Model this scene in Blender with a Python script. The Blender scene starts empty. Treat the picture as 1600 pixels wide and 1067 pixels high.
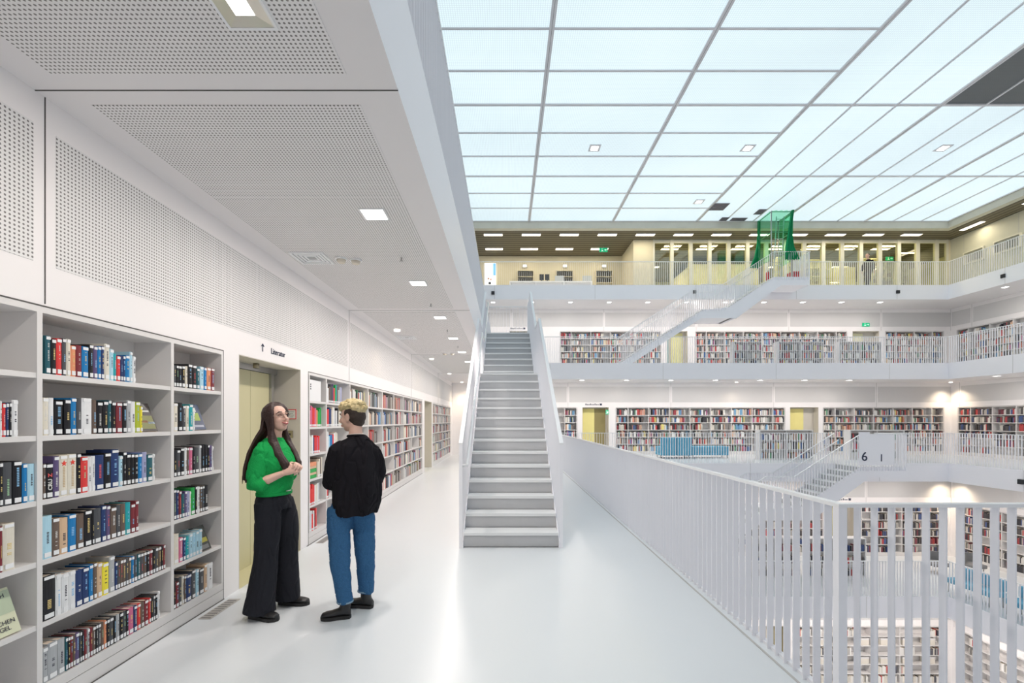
import bpy, bmesh, math, random
from mathutils import Vector, Matrix
random.seed(7)
S = bpy.context.scene
COL = S.collection
# ---------------------------------------------------------------- camera
cam = bpy.data.objects.new('camera', bpy.data.cameras.new('camera'))
COL.objects.link(cam)
cam.location = (0, 0, 1.55)
cam.rotation_euler = (math.radians(90), 0, 0)
cam.data.sensor_width = 36
cam.data.lens = 16
cam.data.shift_x = 0.00625
cam.data.shift_y = 0.0772
cam.data.clip_start = 0.05
cam.data.clip_end = 200
S.camera = cam
# ---------------------------------------------------------------- exposure, world
S.view_settings.view_transform = 'Standard'
S.view_settings.look = 'None'
S.view_settings.exposure = 0.62
S.view_settings.gamma = 1.0
S.view_settings.use_curve_mapping = False
S.cycles.max_bounces = 8
S.cycles.diffuse_bounces = 5
S.cycles.transparent_max_bounces = 12
S.cycles.use_denoising = True
S.cycles.sample_clamp_indirect = 4
S.cycles.caustics_reflective = False
S.cycles.caustics_refractive = False
W = bpy.data.worlds.new('world')
S.world = W
W.use_nodes = True
W.node_tree.nodes['Background'].inputs[0].default_value = (0.97, 0.95, 1.0, 1)
W.node_tree.nodes['Background'].inputs[1].default_value = 0.36
GLASS_E = 0.65         # glow of the luminous glass ceiling
DOWN_W = 17.0           # watts of one gallery downlight
# ---------------------------------------------------------------- materials
MATS = {}
def mat(name, col, rough=0.55, metal=0.0, bump=0.0, bscale=60, emit=None, es=1.0, var=0.0, spec=0.5, vscale=6.0):
    if name in MATS: return MATS[name]
    m = bpy.data.materials.new(name); m.use_nodes = True
    nt = m.node_tree; b = nt.nodes['Principled BSDF']
    b.inputs['Base Color'].default_value = (*col, 1)
    b.inputs['Roughness'].default_value = rough
    b.inputs['Metallic'].default_value = metal
    b.inputs['Specular IOR Level'].default_value = spec
    if emit:
        b.inputs['Emission Color'].default_value = (*emit, 1)
        b.inputs['Emission Strength'].default_value = es
    if bump or var:
        tc = nt.nodes.new('ShaderNodeTexCoord'); nz = nt.nodes.new('ShaderNodeTexNoise')
        nz.inputs['Scale'].default_value = bscale if bump else vscale
        nz.inputs['Detail'].default_value = 4
        nt.links.new(tc.outputs['Object'], nz.inputs['Vector'])
        if bump:
            bp = nt.nodes.new('ShaderNodeBump'); bp.inputs['Strength'].default_value = bump
            bp.inputs['Distance'].default_value = 0.01
            nt.links.new(nz.outputs['Fac'], bp.inputs['Height'])
            nt.links.new(bp.outputs['Normal'], b.inputs['Normal'])
        if var:
            mx = nt.nodes.new('ShaderNodeMix'); mx.data_type = 'RGBA'
            mx.inputs[6].default_value = (*[c * (1 - var) for c in col], 1)
            mx.inputs[7].default_value = (*[min(1, c * (1 + var)) for c in col], 1)
            nt.links.new(nz.outputs['Fac'], mx.inputs[0])
            nt.links.new(mx.outputs[2], b.inputs['Base Color'])
    MATS[name] = m
    return m

def grid_mat(name, col, hole, axes, pitch, r, rough=0.6):
    """panel drilled with a regular grid of round holes"""
    m = bpy.data.materials.new(name); m.use_nodes = True
    nt = m.node_tree; b = nt.nodes['Principled BSDF']; N = nt.nodes.new; L = nt.links.new
    b.inputs['Roughness'].default_value = rough
    g = N('ShaderNodeNewGeometry'); sp = N('ShaderNodeSeparateXYZ'); L(g.outputs['Position'], sp.inputs[0])
    sq = []
    for a in axes:
        d = N('ShaderNodeMath'); d.operation = 'DIVIDE'; d.inputs[1].default_value = pitch
        L(sp.outputs['XYZ'.index(a)], d.inputs[0])
        f = N('ShaderNodeMath'); f.operation = 'FRACT'; L(d.outputs[0], f.inputs[0])
        s = N('ShaderNodeMath'); s.operation = 'SUBTRACT'; s.inputs[1].default_value = 0.5; L(f.outputs[0], s.inputs[0])
        p = N('ShaderNodeMath'); p.operation = 'MULTIPLY'; L(s.outputs[0], p.inputs[0]); L(s.outputs[0], p.inputs[1])
        sq.append(p)
    ad = N('ShaderNodeMath'); ad.operation = 'ADD'; L(sq[0].outputs[0], ad.inputs[0]); L(sq[1].outputs[0], ad.inputs[1])
    lt = N('ShaderNodeMath'); lt.operation = 'LESS_THAN'; lt.inputs[1].default_value = r * r; L(ad.outputs[0], lt.inputs[0])
    mx = N('ShaderNodeMix'); mx.data_type = 'RGBA'
    mx.inputs[6].default_value = (*col, 1); mx.inputs[7].default_value = (*hole, 1)
    L(lt.outputs[0], mx.inputs[0]); L(mx.outputs[2], b.inputs['Base Color'])
    return m

def glass_block_mat(name, col, strength, lo, base=(0.25, 0.27, 0.28)):
    """back-lit glass ceiling with a fine square prism grid"""
    m = bpy.data.materials.new(name); m.use_nodes = True
    nt = m.node_tree; b = nt.nodes['Principled BSDF']; N = nt.nodes.new; L = nt.links.new
    g = N('ShaderNodeNewGeometry'); sp = N('ShaderNodeSeparateXYZ'); L(g.outputs['Position'], sp.inputs[0])
    ds = []
    for i in (0, 1):
        d = N('ShaderNodeMath'); d.operation = 'DIVIDE'; d.inputs[1].default_value = 0.0524
        L(sp.outputs[i], d.inputs[0])
        f = N('ShaderNodeMath'); f.operation = 'FRACT'; L(d.outputs[0], f.inputs[0])
        s = N('ShaderNodeMath'); s.operation = 'SUBTRACT'; s.inputs[1].default_value = 0.5; L(f.outputs[0], s.inputs[0])
        a = N('ShaderNodeMath'); a.operation = 'ABSOLUTE'; L(s.outputs[0], a.inputs[0])
        ds.append(a)
    mxm = N('ShaderNodeMath'); mxm.operation = 'MAXIMUM'; L(ds[0].outputs[0], mxm.inputs[0]); L(ds[1].outputs[0], mxm.inputs[1])
    mr = N('ShaderNodeMapRange'); mr.inputs[1].default_value = 0.28; mr.inputs[2].default_value = 0.42
    mr.inputs[3].default_value = 1.0; mr.inputs[4].default_value = lo
    L(mxm.outputs[0], mr.inputs[0])
    nz = N('ShaderNodeTexNoise'); nz.inputs['Scale'].default_value = 0.18
    L(g.outputs['Position'], nz.inputs['Vector'])
    mr2 = N('ShaderNodeMapRange'); mr2.inputs[1].default_value = 0.3; mr2.inputs[2].default_value = 0.7
    mr2.inputs[3].default_value = 0.9; mr2.inputs[4].default_value = 1.05
    L(nz.outputs['Fac'], mr2.inputs[0])
    mu = N('ShaderNodeMath'); mu.operation = 'MULTIPLY'; L(mr.outputs[0], mu.inputs[0]); L(mr2.outputs[0], mu.inputs[1])
    mu2 = N('ShaderNodeMath'); mu2.operation = 'MULTIPLY'; mu2.inputs[1].default_value = strength; L(mu.outputs[0], mu2.inputs[0])
    b.inputs['Base Color'].default_value = (*base, 1)
    b.inputs['Roughness'].default_value = 0.4
    b.inputs['Emission Color'].default_value = (*col, 1)
    L(mu2.outputs[0], b.inputs['Emission Strength'])
    return m

def slat_mat(name, axis):
    m = bpy.data.materials.new(name); m.use_nodes = True
    nt = m.node_tree; b = nt.nodes['Principled BSDF']; N = nt.nodes.new; L = nt.links.new
    g = N('ShaderNodeNewGeometry'); sp = N('ShaderNodeSeparateXYZ'); L(g.outputs['Position'], sp.inputs[0])
    d = N('ShaderNodeMath'); d.operation = 'DIVIDE'; d.inputs[1].default_value = 0.26; L(sp.outputs[axis], d.inputs[0])
    f = N('ShaderNodeMath'); f.operation = 'FRACT'; L(d.outputs[0], f.inputs[0])
    r = N('ShaderNodeValToRGB')
    e = r.color_ramp.elements
    e[0].position = 0.0; e[0].color = (0.145, 0.125, 0.085, 1)
    e[1].position = 0.6; e[1].color = (0.185, 0.16, 0.11, 1)
    k = e.new(0.66); k.color = (0.3, 0.27, 0.2, 1)
    k = e.new(0.74); k.color = (0.3, 0.27, 0.2, 1)
    k = e.new(0.8); k.color = (0.05, 0.045, 0.035, 1)
    L(f.outputs[0], r.inputs[0]); L(r.outputs[0], b.inputs['Base Color'])
    b.inputs['Roughness'].default_value = 0.7
    return m

WHITE = mat('white_paint', (0.86, 0.838, 0.835), 0.5, var=0.015, vscale=1.5)
SOFFIT = mat('white_ceiling_board', (0.81, 0.785, 0.785), 0.6, var=0.01, vscale=1.0)
FASCIA = mat('white_fascia', (0.925, 0.915, 0.95), 0.5, var=0.015, vscale=1.0)
FLOORM = mat('white_resin_floor', (0.735, 0.765, 0.785), 0.28, var=0.02, vscale=0.9, spec=0.45)
SHELFM = mat('white_lacquered_shelf', (0.72, 0.705, 0.695), 0.4, var=0.01)
RAILM = mat('white_coated_steel', (0.885, 0.885, 0.92), 0.35)
CAPM = mat('white_rail_cap', (0.88, 0.89, 0.90), 0.3)
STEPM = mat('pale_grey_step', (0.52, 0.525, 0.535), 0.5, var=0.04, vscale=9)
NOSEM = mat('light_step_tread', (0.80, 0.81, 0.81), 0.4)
DARK = mat('dark_joint', (0.10, 0.095, 0.09), 0.8)
BLACK = mat('black_plastic', (0.02, 0.022, 0.025), 0.5)
GREYJ = mat('grey_joint', (0.52, 0.51, 0.49), 0.7)
PERF_YZ = grid_mat('perforated_wall_board', (0.78, 0.775, 0.77), (0.20, 0.195, 0.19), 'YZ', 0.0215, 0.26)
PERF_XY = grid_mat('perforated_ceiling_board', (0.82, 0.80, 0.795), (0.22, 0.21, 0.20), 'XY', 0.0215, 0.26)
PERF_XZ = grid_mat('perforated_far_board', (0.76, 0.755, 0.75), (0.16, 0.155, 0.15), 'XZ', 0.0215, 0.27)
GLASSC = glass_block_mat('backlit_glass', (0.765, 0.93, 1.0), GLASS_E, 0.74)
DARKC = glass_block_mat('unlit_glass', (0.5, 0.56, 0.6), 0.06, 0.35, (0.07, 0.08, 0.085))
GRIDM = mat('ceiling_grid_bar', (0.74, 0.74, 0.77), 0.5)
BEAMM = mat('ceiling_beam', (0.62, 0.60, 0.52), 0.6, var=0.12, vscale=2.0)
SLATX = slat_mat('slatted_ceiling', 1)
SLATY = slat_mat('slatted_ceiling_side', 0)
LAMPW = mat('warm_lamp', (1, 1, 1), 0.5, emit=(1.0, 0.86, 0.66), es=3.5)
LAMPC = mat('bright_lamp', (1, 1, 1), 0.5, emit=(1.0, 0.97, 0.92), es=5.0)
LAMPD = mat('lamp_glow', (1, 1, 1), 0.5, emit=(1.0, 0.93, 0.85), es=1.6)
CHROME = mat('mirror_reflector', (0.85, 0.84, 0.80), 0.28, 1.0)
BEIGE = mat('beige_door_reveal', (0.60, 0.565, 0.50), 0.6, var=0.03)
YELLOW = mat('yellow_lift_door', (0.60, 0.56, 0.34), 0.4, var=0.02)
YELBR = mat('bright_yellow_door', (0.86, 0.77, 0.30), 0.5, var=0.03)
OLIVE = mat('olive_brown_door', (0.30, 0.25, 0.10), 0.5)
STEEL = mat('brushed_steel', (0.48, 0.48, 0.48), 0.35, 0.8)
BRASS = mat('brass_plate', (0.36, 0.32, 0.22), 0.35, 0.7)
CREAM = mat('cream_wall', (0.74, 0.68, 0.52), 0.6, var=0.03)
PALEY = mat('pale_yellow_shelving', (0.88, 0.86, 0.62), 0.5)
NAVYT = mat('navy_lettering', (0.03, 0.04, 0.08), 0.6)
BLUEF = mat('blue_upholstery', (0.10, 0.36, 0.53), 0.8, bump=0.2, bscale=40, var=0.06)
GREENS = mat('green_exit_sign', (0.0, 0.22, 0.10), 0.5, emit=(0.0, 0.5, 0.22), es=0.5)
REDM = mat('red_paint', (0.62, 0.03, 0.04), 0.5)
PICTO = mat('white_symbol', (0.85, 0.9, 0.88), 0.5, emit=(0.8, 0.9, 0.85), es=0.5)
# ---------------------------------------------------------------- mesh helpers
class MB:
    def __init__(s, xf=None): s.v = []; s.f = []; s.m = []; s.xf = xf; s.smooth = []
    def P(s, p):
        s.v.append(s.xf(*p) if s.xf else tuple(p)); return len(s.v) - 1
    def box(s, x0, y0, z0, x1, y1, z1, mi=0):
        i = len(s.v)
        for x in (x0, x1):
            for y in (y0, y1):
                for z in (z0, z1): s.P((x, y, z))
        for q in ((0, 1, 3, 2), (4, 6, 7, 5), (0, 4, 5, 1), (2, 3, 7, 6), (0, 2, 6, 4), (1, 5, 7, 3)):
            s.f.append([i + k for k in q]); s.m.append(mi); s.smooth.append(False)
    def hexa(s, pts, mi=0):
        """8 points: bottom ring of 4, top ring of 4"""
        i = len(s.v)
        for p in pts: s.P(p)
        for q in ((3, 2, 1, 0), (4, 5, 6, 7), (0, 1, 5, 4), (1, 2, 6, 5), (2, 3, 7, 6), (3, 0, 4, 7)):
            s.f.append([i + k for k in q]); s.m.append(mi); s.smooth.append(False)
    def prism(s, ring, off, mi=0):
        """closed ring of 3-D points extruded by the vector off"""
        n = len(ring); i = len(s.v)
        for p in ring: s.P(p)
        for p in ring: s.P((p[0] + off[0], p[1] + off[1], p[2] + off[2]))
        s.f.append([i + k for k in range(n)]); s.m.append(mi); s.smooth.append(False)
        s.f.append([i + n + k for k in reversed(range(n))]); s.m.append(mi); s.smooth.append(False)
        for k in range(n):
            a, b = k, (k + 1) % n
            s.f.append([i + a, i + n + a, i + n + b, i + b]); s.m.append(mi); s.smooth.append(False)
    def tube(s, pts, rad, n=8, mi=0, flat=1.0):
        """tube through 3-D points; rad a number or one per point"""
        P = [Vector(p) for p in pts]; R = rad if isinstance(rad, (list, tuple)) else [rad] * len(P)
        i = len(s.v); up = None
        for k, p in enumerate(P):
            t = (P[min(k + 1, len(P) - 1)] - P[max(k - 1, 0)]).normalized()
            if up is None: up = Vector((0, 0, 1)) if abs(t.z) < 0.9 else Vector((0, 1, 0))
            a = t.cross(up).normalized(); b = a.cross(t).normalized(); up = b
            for q in range(n):
                w = 2 * math.pi * q / n
                s.P(tuple(p + a * math.cos(w) * R[k] + b * math.sin(w) * R[k] * flat))
        for k in range(len(P) - 1):
            for q in range(n):
                q2 = (q + 1) % n
                s.f.append([i + k * n + q, i + k * n + q2, i + (k + 1) * n + q2, i + (k + 1) * n + q]); s.m.append(mi); s.smooth.append(True)
        s.f.append([i + q for q in reversed(range(n))]); s.m.append(mi); s.smooth.append(False)
        s.f.append([i + (len(P) - 1) * n + q for q in range(n)]); s.m.append(mi); s.smooth.append(False)
    def cyl(s, c, r, h, n=16, mi=0):
        s.tube([c, (c[0], c[1], c[2] + h)], r, n, mi)
    def ball(s, c, r, n=12, mi=0, rot=None):
        """ellipsoid, r = (rx, ry, rz)"""
        i = len(s.v); m = n // 2
        for k in range(m + 1):
            th = math.pi * k / m
            for q in range(n):
                ph = 2 * math.pi * q / n
                d = Vector((math.sin(th) * math.cos(ph) * r[0], math.sin(th) * math.sin(ph) * r[1], math.cos(th) * r[2]))
                if rot: d = rot @ d
                s.P((c[0] + d[0], c[1] + d[1], c[2] + d[2]))
        for k in range(m):
            for q in range(n):
                q2 = (q + 1) % n
                s.f.append([i + k * n + q, i + (k + 1) * n + q, i + (k + 1) * n + q2, i + k * n + q2]); s.m.append(mi); s.smooth.append(True)
    def build(s, name, mats, parent=None, label=None, cat=None, group=None, kind=None, bevel=0, keep=False):
        me = bpy.data.meshes.new(name)
        if not isinstance(mats, (list, tuple)): mats = [mats]
        xs = [v[0] for v in s.v]; ys = [v[1] for v in s.v]; zs = [v[2] for v in s.v]
        o0 = Vector(((min(xs) + max(xs)) / 2, (min(ys) + max(ys)) / 2, min(zs)))
        if keep: o0 = Vector((0, 0, 0))
        me.from_pydata([(v[0] - o0.x, v[1] - o0.y, v[2] - o0.z) for v in s.v], [], s.f)
        for m in mats: me.materials.append(m)
        me.polygons.foreach_set('material_index', s.m)
        me.polygons.foreach_set('use_smooth', s.smooth)
        me.validate()
        bm = bmesh.new(); bm.from_mesh(me)
        bmesh.ops.remove_doubles(bm, verts=bm.verts, dist=1e-6)
        bmesh.ops.recalc_face_normals(bm, faces=bm.faces); bm.to_mesh(me); bm.free()
        return add(name, me, o0, parent, label, cat, group, kind, bevel)
WPOS = {}
def add(name, me, at, parent=None, label=None, cat=None, group=None, kind=None, bevel=0):
    o = bpy.data.objects.new(name, me); COL.objects.link(o)
    if parent is not None:
        o.parent = parent
        o.location = Vector(at) - WPOS[parent.name]
    else: o.location = at
    WPOS[o.name] = Vector(at)
    tag(o, label, cat, group, kind)
    if bevel:
        b = o.modifiers.new('bevel', 'BEVEL'); b.width = bevel; b.segments = 2; b.limit_method = 'ANGLE'
    return o
def tag(o, label=None, cat=None, group=None, kind=None):
    for k, v in (('label', label), ('category', cat), ('group', group), ('kind', kind)):
        if v: o[k] = v
def empty(name, at, label, cat, group=None):
    o = bpy.data.objects.new(name, None); COL.objects.link(o); o.location = at
    o.empty_display_size = 0.1
    WPOS[o.name] = Vector(at); tag(o, label, cat, group)
    return o
def struct(name, mb, mats, **k): return mb.build(name, mats, kind='structure', **k)
def text_mesh(txt, size, depth=0.002, bold=0.0):
    c = bpy.data.curves.new('t', 'FONT'); c.body = txt; c.size = size; c.extrude = depth; c.offset = bold
    c.align_x = 'CENTER'; c.align_y = 'CENTER'
    o = bpy.data.objects.new('t', c); COL.objects.link(o)
    bpy.context.view_layer.update()
    me = bpy.data.meshes.new_from_object(o.evaluated_get(bpy.context.evaluated_depsgraph_get()))
    bpy.data.objects.remove(o); return me
ORD = ['first', 'second', 'third', 'fourth', 'fifth', 'sixth', 'seventh', 'eighth', 'ninth', 'tenth', 'eleventh', 'twelfth', 'thirteenth',
       'fourteenth', 'fifteenth', 'sixteenth', 'seventeenth', 'eighteenth', 'nineteenth', 'twentieth', 'twenty-first', 'twenty-second',
       'twenty-third', 'twenty-fourth', 'twenty-fifth', 'twenty-sixth', 'twenty-seventh', 'twenty-eighth', 'twenty-ninth', 'thirtieth',
       'thirty-first', 'thirty-second', 'thirty-third', 'thirty-fourth', 'thirty-fifth', 'thirty-sixth', 'thirty-seventh', 'thirty-eighth', 'thirty-ninth', 'fortieth']
# ---------------------------------------------------------------- the building: stepped square galleries
H = 3.94; TH = 0.67
def ZF(k): return H * k
def EL(k): return 1.80 - 2.36 * k          # atrium edge, left
def EN(k): return 2.45 - 2.35 * k          # near
def ER(k): return 16.10 + 2.29 * k         # right
def EF(k): return 16.55 + 2.35 * k         # far
def WL(k): return EL(k) - 4.25
def WN(k): return EN(k) - 4.25
def WR(k): return ER(k) + 4.25
def WF(k): return EF(k) + 4.25
def side(sd, k):
    """(s along the wall, t into the wall, z) -> world"""
    if sd == 'left': return lambda s, t, z: (WL(k) - t, s, z)
    if sd == 'far': return lambda s, t, z: (s, WF(k) + t, z)
    return lambda s, t, z: (WR(k) + t, s, z)
LEVELNAME = {-2: 'lowest gallery', -1: 'gallery below', 0: 'this gallery level', 1: 'gallery above', 2: 'top gallery'}
fn = 0
def slab(k):
    mb = MB(); z1 = ZF(k); z0 = z1 - TH
    xl, xr, yn, yf = EL(k), ER(k), EN(k), EF(k)
    XL, XR, YN, YF = WL(k) - 0.6, WR(k) + 0.6, WN(k), WF(k) + 0.6
    if k == 2: YF += 6
    if k == 0: YN = -2.2
    o = [(XL, YN), (XR, YN), (XR, YF), (XL, YF)]; n = [(xl, yn), (xr, yn), (xr, yf), (xl, yf)]
    for i in range(4):
        j = (i + 1) % 4
        for z, mi in ((z1, 0), (z0, 1)):
            b = len(mb.v)
            for p in (o[i], o[j], n[j], n[i]): mb.P((p[0], p[1], z))
            mb.f.append([b, b + 1, b + 2, b + 3]); mb.m.append(mi); mb.smooth.append(False)
        for ring, mi in ((n, 2), (o, 2)):
            b = len(mb.v)
            for p, z in ((ring[i], z0), (ring[j], z0), (ring[j], z1), (ring[i], z1)): mb.P((p[0], p[1], z))
            mb.f.append([b, b + 1, b + 2, b + 3]); mb.m.append(mi); mb.smooth.append(False)
    nm = 'floor'
    return struct(nm, mb, [FLOORM, SOFFIT, FASCIA], keep=True)
for k in (0, 1, 2, -1): slab(k)
mb = MB(); mb.box(WL(-2) - 0.6, WN(-2) - 0.6, ZF(-2) - TH, WR(-2) + 0.6, WF(-2) + 0.6, ZF(-2)); struct('floor', mb, [FLOORM])
# vertical joints on the white fascia bands
tn = 0
def trim(mb, mats):
    global tn; tn += 1
    return struct('trim_%d' % tn, mb, mats)
for k in (-1, 0, 1, 2):
    mb = MB(); x = EL(k) + 2.4
    while x < ER(k) - 0.3:
        mb.box(x - 0.005, EF(k) - 0.003, ZF(k) - TH + 0.004, x + 0.005, EF(k) + 0.001, ZF(k) - 0.004); x += 4.7
    y = EF(k) - 2.4
    while y > 1:
        mb.box(ER(k) - 0.003, y - 0.005, ZF(k) - TH + 0.004, ER(k) + 0.001, y + 0.005, ZF(k) - 0.004)
        y -= 4.7
    trim(mb, [GREYJ])
# ---------------------------------------------------------------- walls with recesses for bookcases and doors
CASES = []   # (side, level, s0, s1)
def wall(sd, k, s0, s1, opens):
    xf = side(sd, k); zb = ZF(k); zt = ZF(k + 1) - TH
    mb = MB(xf); cur = s0
    for a, b, kind in opens:
        mb.box(cur, 0, zb, a, 0.6, zt); mb.box(a, 0, zb + 2.16, b, 0.6, zt)
        mb.box(a, 0.34, zb, b, 0.6, zb + 2.16)
        cur = b
        if kind == 'case': CASES.append((sd, k, a, b))
    mb.box(cur, 0, zb, s1, 0.6, zt)
    struct('wall_%s' % sd, mb, [WHITE])
    # drilled acoustic boards above the shelves, and joints
    pm = {'left': PERF_YZ, 'right': PERF_YZ, 'far': PERF_XZ}[sd]
    pb = MB(xf); jb = MB(xf); s = 2.42 if sd == 'left' else s0 + 0.6
    st = s - 4.70
    while st < s1:
        a, b = max(st, s0), min(st + 4.70, s1)
        if b - a > 0.6:
            pb.box(a + 0.06, -0.002, zb + 2.38, b - 0.06, 0.002, zb + 3.10)
            jb.box(b - 0.0025, -0.003, zb + 2.17, b + 0.0025, 0.002, zt - 0.002)
        st += 4.70
    struct('wall_%s' % sd, pb, [pm]); trim(jb, [DARK])
wall('left', 0, -2.2, WF(0), [(-1.45, 3.95, 'case'), (4.18, 5.44, 'door'), (5.65, 13.40, 'case'), (13.75, 15.10, 'door'), (15.30, 20.2, 'case')])
wall('far', 0, WL(0), WR(0) + .6, [(-1.9, 3.28, 'case'), (3.51, 4.71, 'door'), (5.03, 12.79, 'case'), (13.0, 14.3, 'door'), (14.5, 20.05, 'case')])
wall('right', 0, 1.0, WF(0), [(2.0, 5.7, 'case'), (5.9, 7.1, 'door'), (7.5, 14.7, 'case'), (14.9, 20.5, 'case')])
wall('far', 1, -5.0, WR(1) + .6, [(0.2, 1.3, 'door'), (2.76, 7.93, 'case'), (8.2, 9.25, 'door'), (9.65, 17.40, 'case'), (17.65, 19.0, 'door'), (19.3, 22.3, 'case')])
wall('right', 1, -2.0, WF(1), [(3.0, 12.4, 'case'), (12.8, 22.85, 'case')])
wall('left', 1, -2.0, WF(1), [])
wall('far', -1, WL(-1), WR(-1) + .6, [(1.2, 4.0, 'case'), (4.3, 5.4, 'door'), (5.7, 12.9, 'case'), (13.15, 14.2, 'door'), (14.4, 17.75, 'case')])
wall('right', -1, 4.0, WF(-1), [(5.0, 10.7, 'case'), (11.0, 18.15, 'case')])
wall('far', -2, WL(-2), WR(-2) + .6, [(2.6, 8.7, 'case'), (8.95, 10.0, 'door'), (10.3, 15.55, 'case')])
wall('right', -2, 6.0, WF(-2), [(7.0, 15.75, 'case')])
# ---------------------------------------------------------------- built-in bookcases
SH = [0.15, 0.48, 0.81, 1.13, 1.47, 1.80]      # shelf heights, bottom to top
def bays(a, b, k, sd):
    if (sd, k) == ('left', 0) and a < 0: return [-1.45, -0.51, 0.455, 1.42, 2.392, 3.345, 3.935]
    n = max(1, round((b - a - 1.14) / 0.95)); w = (b - a - 1.14) / n
    return [a + 0.03] + [a + 0.57 + w * i for i in range(n + 1)] + [b - 0.03]
CLAB = {
 ('left', 0, -1.45): 'near white bookcase built into the left wall, holding the closest paperbacks',
 ('left', 0, 5.65): 'long white bookcase in the left wall just beyond the lift doorway',
 ('left', 0, 15.30): 'farthest white bookcase of the left wall, beyond the second doorway',
 ('far', 0, -1.9): 'white bookcase in the far wall at left of its yellow and brown doorway',
 ('far', 0, 5.03): 'long white bookcase in the far wall behind the blue sofa',
 ('far', 0, 14.5): 'white bookcase in the far wall between yellow doorway and warm lit corner',
 ('right', 0, 2.0): 'white bookcase low in the right wall of this level, nearest the camera',
 ('right', 0, 7.5): 'white bookcase in the middle of the right wall of this level',
 ('right', 0, 14.9): 'white bookcase on the right wall next to the warm lit corner',
 ('far', 1, 2.76): 'white bookcase one level up, left of the upper doorway, behind the far staircase foot',
 ('far', 1, 9.65): 'long white bookcase one level up behind the low shelf units',
 ('far', 1, 19.3): 'short white bookcase one level up, right of the green exit sign',
 ('right', 1, 3.0): 'white bookcase one level up on the right wall, nearer the camera',
 ('right', 1, 12.8): 'white bookcase one level up on the right wall beside the corner',
 ('far', -1, 1.2): 'small white bookcase one level down at the left of the far wall',
 ('far', -1, 5.7): 'long white bookcase one level down on the far wall, left of the brown door',
 ('far', -1, 14.4): 'white bookcase one level down between brown door and corner',
 ('right', -1, 5.0): 'white bookcase one level down on the right wall, nearer part',
 ('right', -1, 11.0): 'white bookcase one level down on the right wall beside the corner',
 ('far', -2, 2.6): 'white bookcase two levels down, left of the lowest doorway',
 ('far', -2, 10.3): 'white bookcase two levels down, right of the lowest doorway, filled with pale boxes',
 ('right', -2, 7.0): 'white bookcase two levels down on the right wall, with many empty shelves'}
for sd, k, a, b in CASES:
    xf = side(sd, k); z = ZF(k); D = 0.27
    lab = CLAB[(sd, k, a)]
    near = (sd, k) == ('left', 0) and a < 10
    e = None; bs = bays(a, b, k, sd)
    p0 = Vector(xf((a + b) / 2, 0, z))
    if near:
        e = empty('built_in_bookcase', p0, lab, 'bookcase')
        B = MB(xf); B.box(a + .004, D, z, b - .004, D + 0.02, z + 2.14); B.build('back_panel', SHELFM, e)
        B = MB(xf); B.box(a + .004, -.002, z + 2.12, b - .004, D, z + 2.152)
        B.build('top_board', SHELFM, e)
        B = MB(xf); B.box(a + .004, -.002, z, b - .004, D, z + 0.085); B.box(a + .004, 0.003, z + .085, b - .004, D, z + .089, 1); B.box(a + .004, -.002, z + .089, b - .004, D, z + .149)
        B.build('plinth', [SHELFM, DARK], e)
        for s in bs:
            B = MB(xf); B.box(s - .014, -.002, z + .15, s + .014, D, z + 2.12); B.build('divider', SHELFM, e)
        for h in SH[1:]:
            for q in range(len(bs) - 1):
                B = MB(xf); B.box(bs[q] + .0145, 0.002, z + h - .028, bs[q + 1] - .0145, D, z + h); B.build('shelf', SHELFM, e)
    else:
        B = MB(xf); B.box(a, D, z, b, D + 0.02, z + 2.14); B.box(a, 0, z + 2.12, b, D, z + 2.15); B.box(a, 0, z, b, D, z + .15)
        for s in bs: B.box(s - .014, 0, z + .15, s + .014, D, z + 2.12)
        for h in SH[1:]: B.box(a + .03, 0.002, z + h - .028, b - .03, D, z + h)
        B.build('built_in_bookcase', SHELFM, None, lab, 'bookcase')
# dark shadow joint above the near bookcases
mb = MB(side('left', 0)); mb.box(-1.45, -.003, 2.152, 3.95, .004, 2.160); mb.box(3.947, -.003, 0, 3.952, .004, 2.16)
mb.box(5.65, -.003, 2.152, 13.4, .004, 2.160); mb.box(5.648, -.003, 0, 5.653, .004, 2.16); trim(mb, [DARK])
mb = MB(); mb.box(-2.452, -1.45, 0.0005, -2.44, 3.95, 0.004); mb.box(-2.452, 5.6, 0.0005, -2.44, 13.4, 0.004); trim(mb, [DARK])
# ---------------------------------------------------------------- soffit boards above the walkway
mb = MB()
for a, b in ((-2.3, 2.37), (2.37, 7.10), (7.10, 11.80), (11.80, 16.5)):
    mb.box(-2.26, a + .11, ZF(1) - TH - .003, -.79, b - .11, ZF(1) - TH + .01)
struct('ceiling', mb, [PERF_XY])
mb = MB()
for y in (2.37, 7.10, 11.80, 16.5): mb.box(-2.45, y - .0025, ZF(1) - TH - .003, EL(1), y + .0025, ZF(1) - TH + .01)
trim(mb, [DARK])
mb = MB(); mb.box(EL(0) - .075, 2.45 - .07, 0.0005, EL(0) - .06, 16.5, 0.004); mb.box(EL(0) - .06, 2.38, 0.0005, 9, 2.392, .004); trim(mb, [GREYJ])
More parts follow.
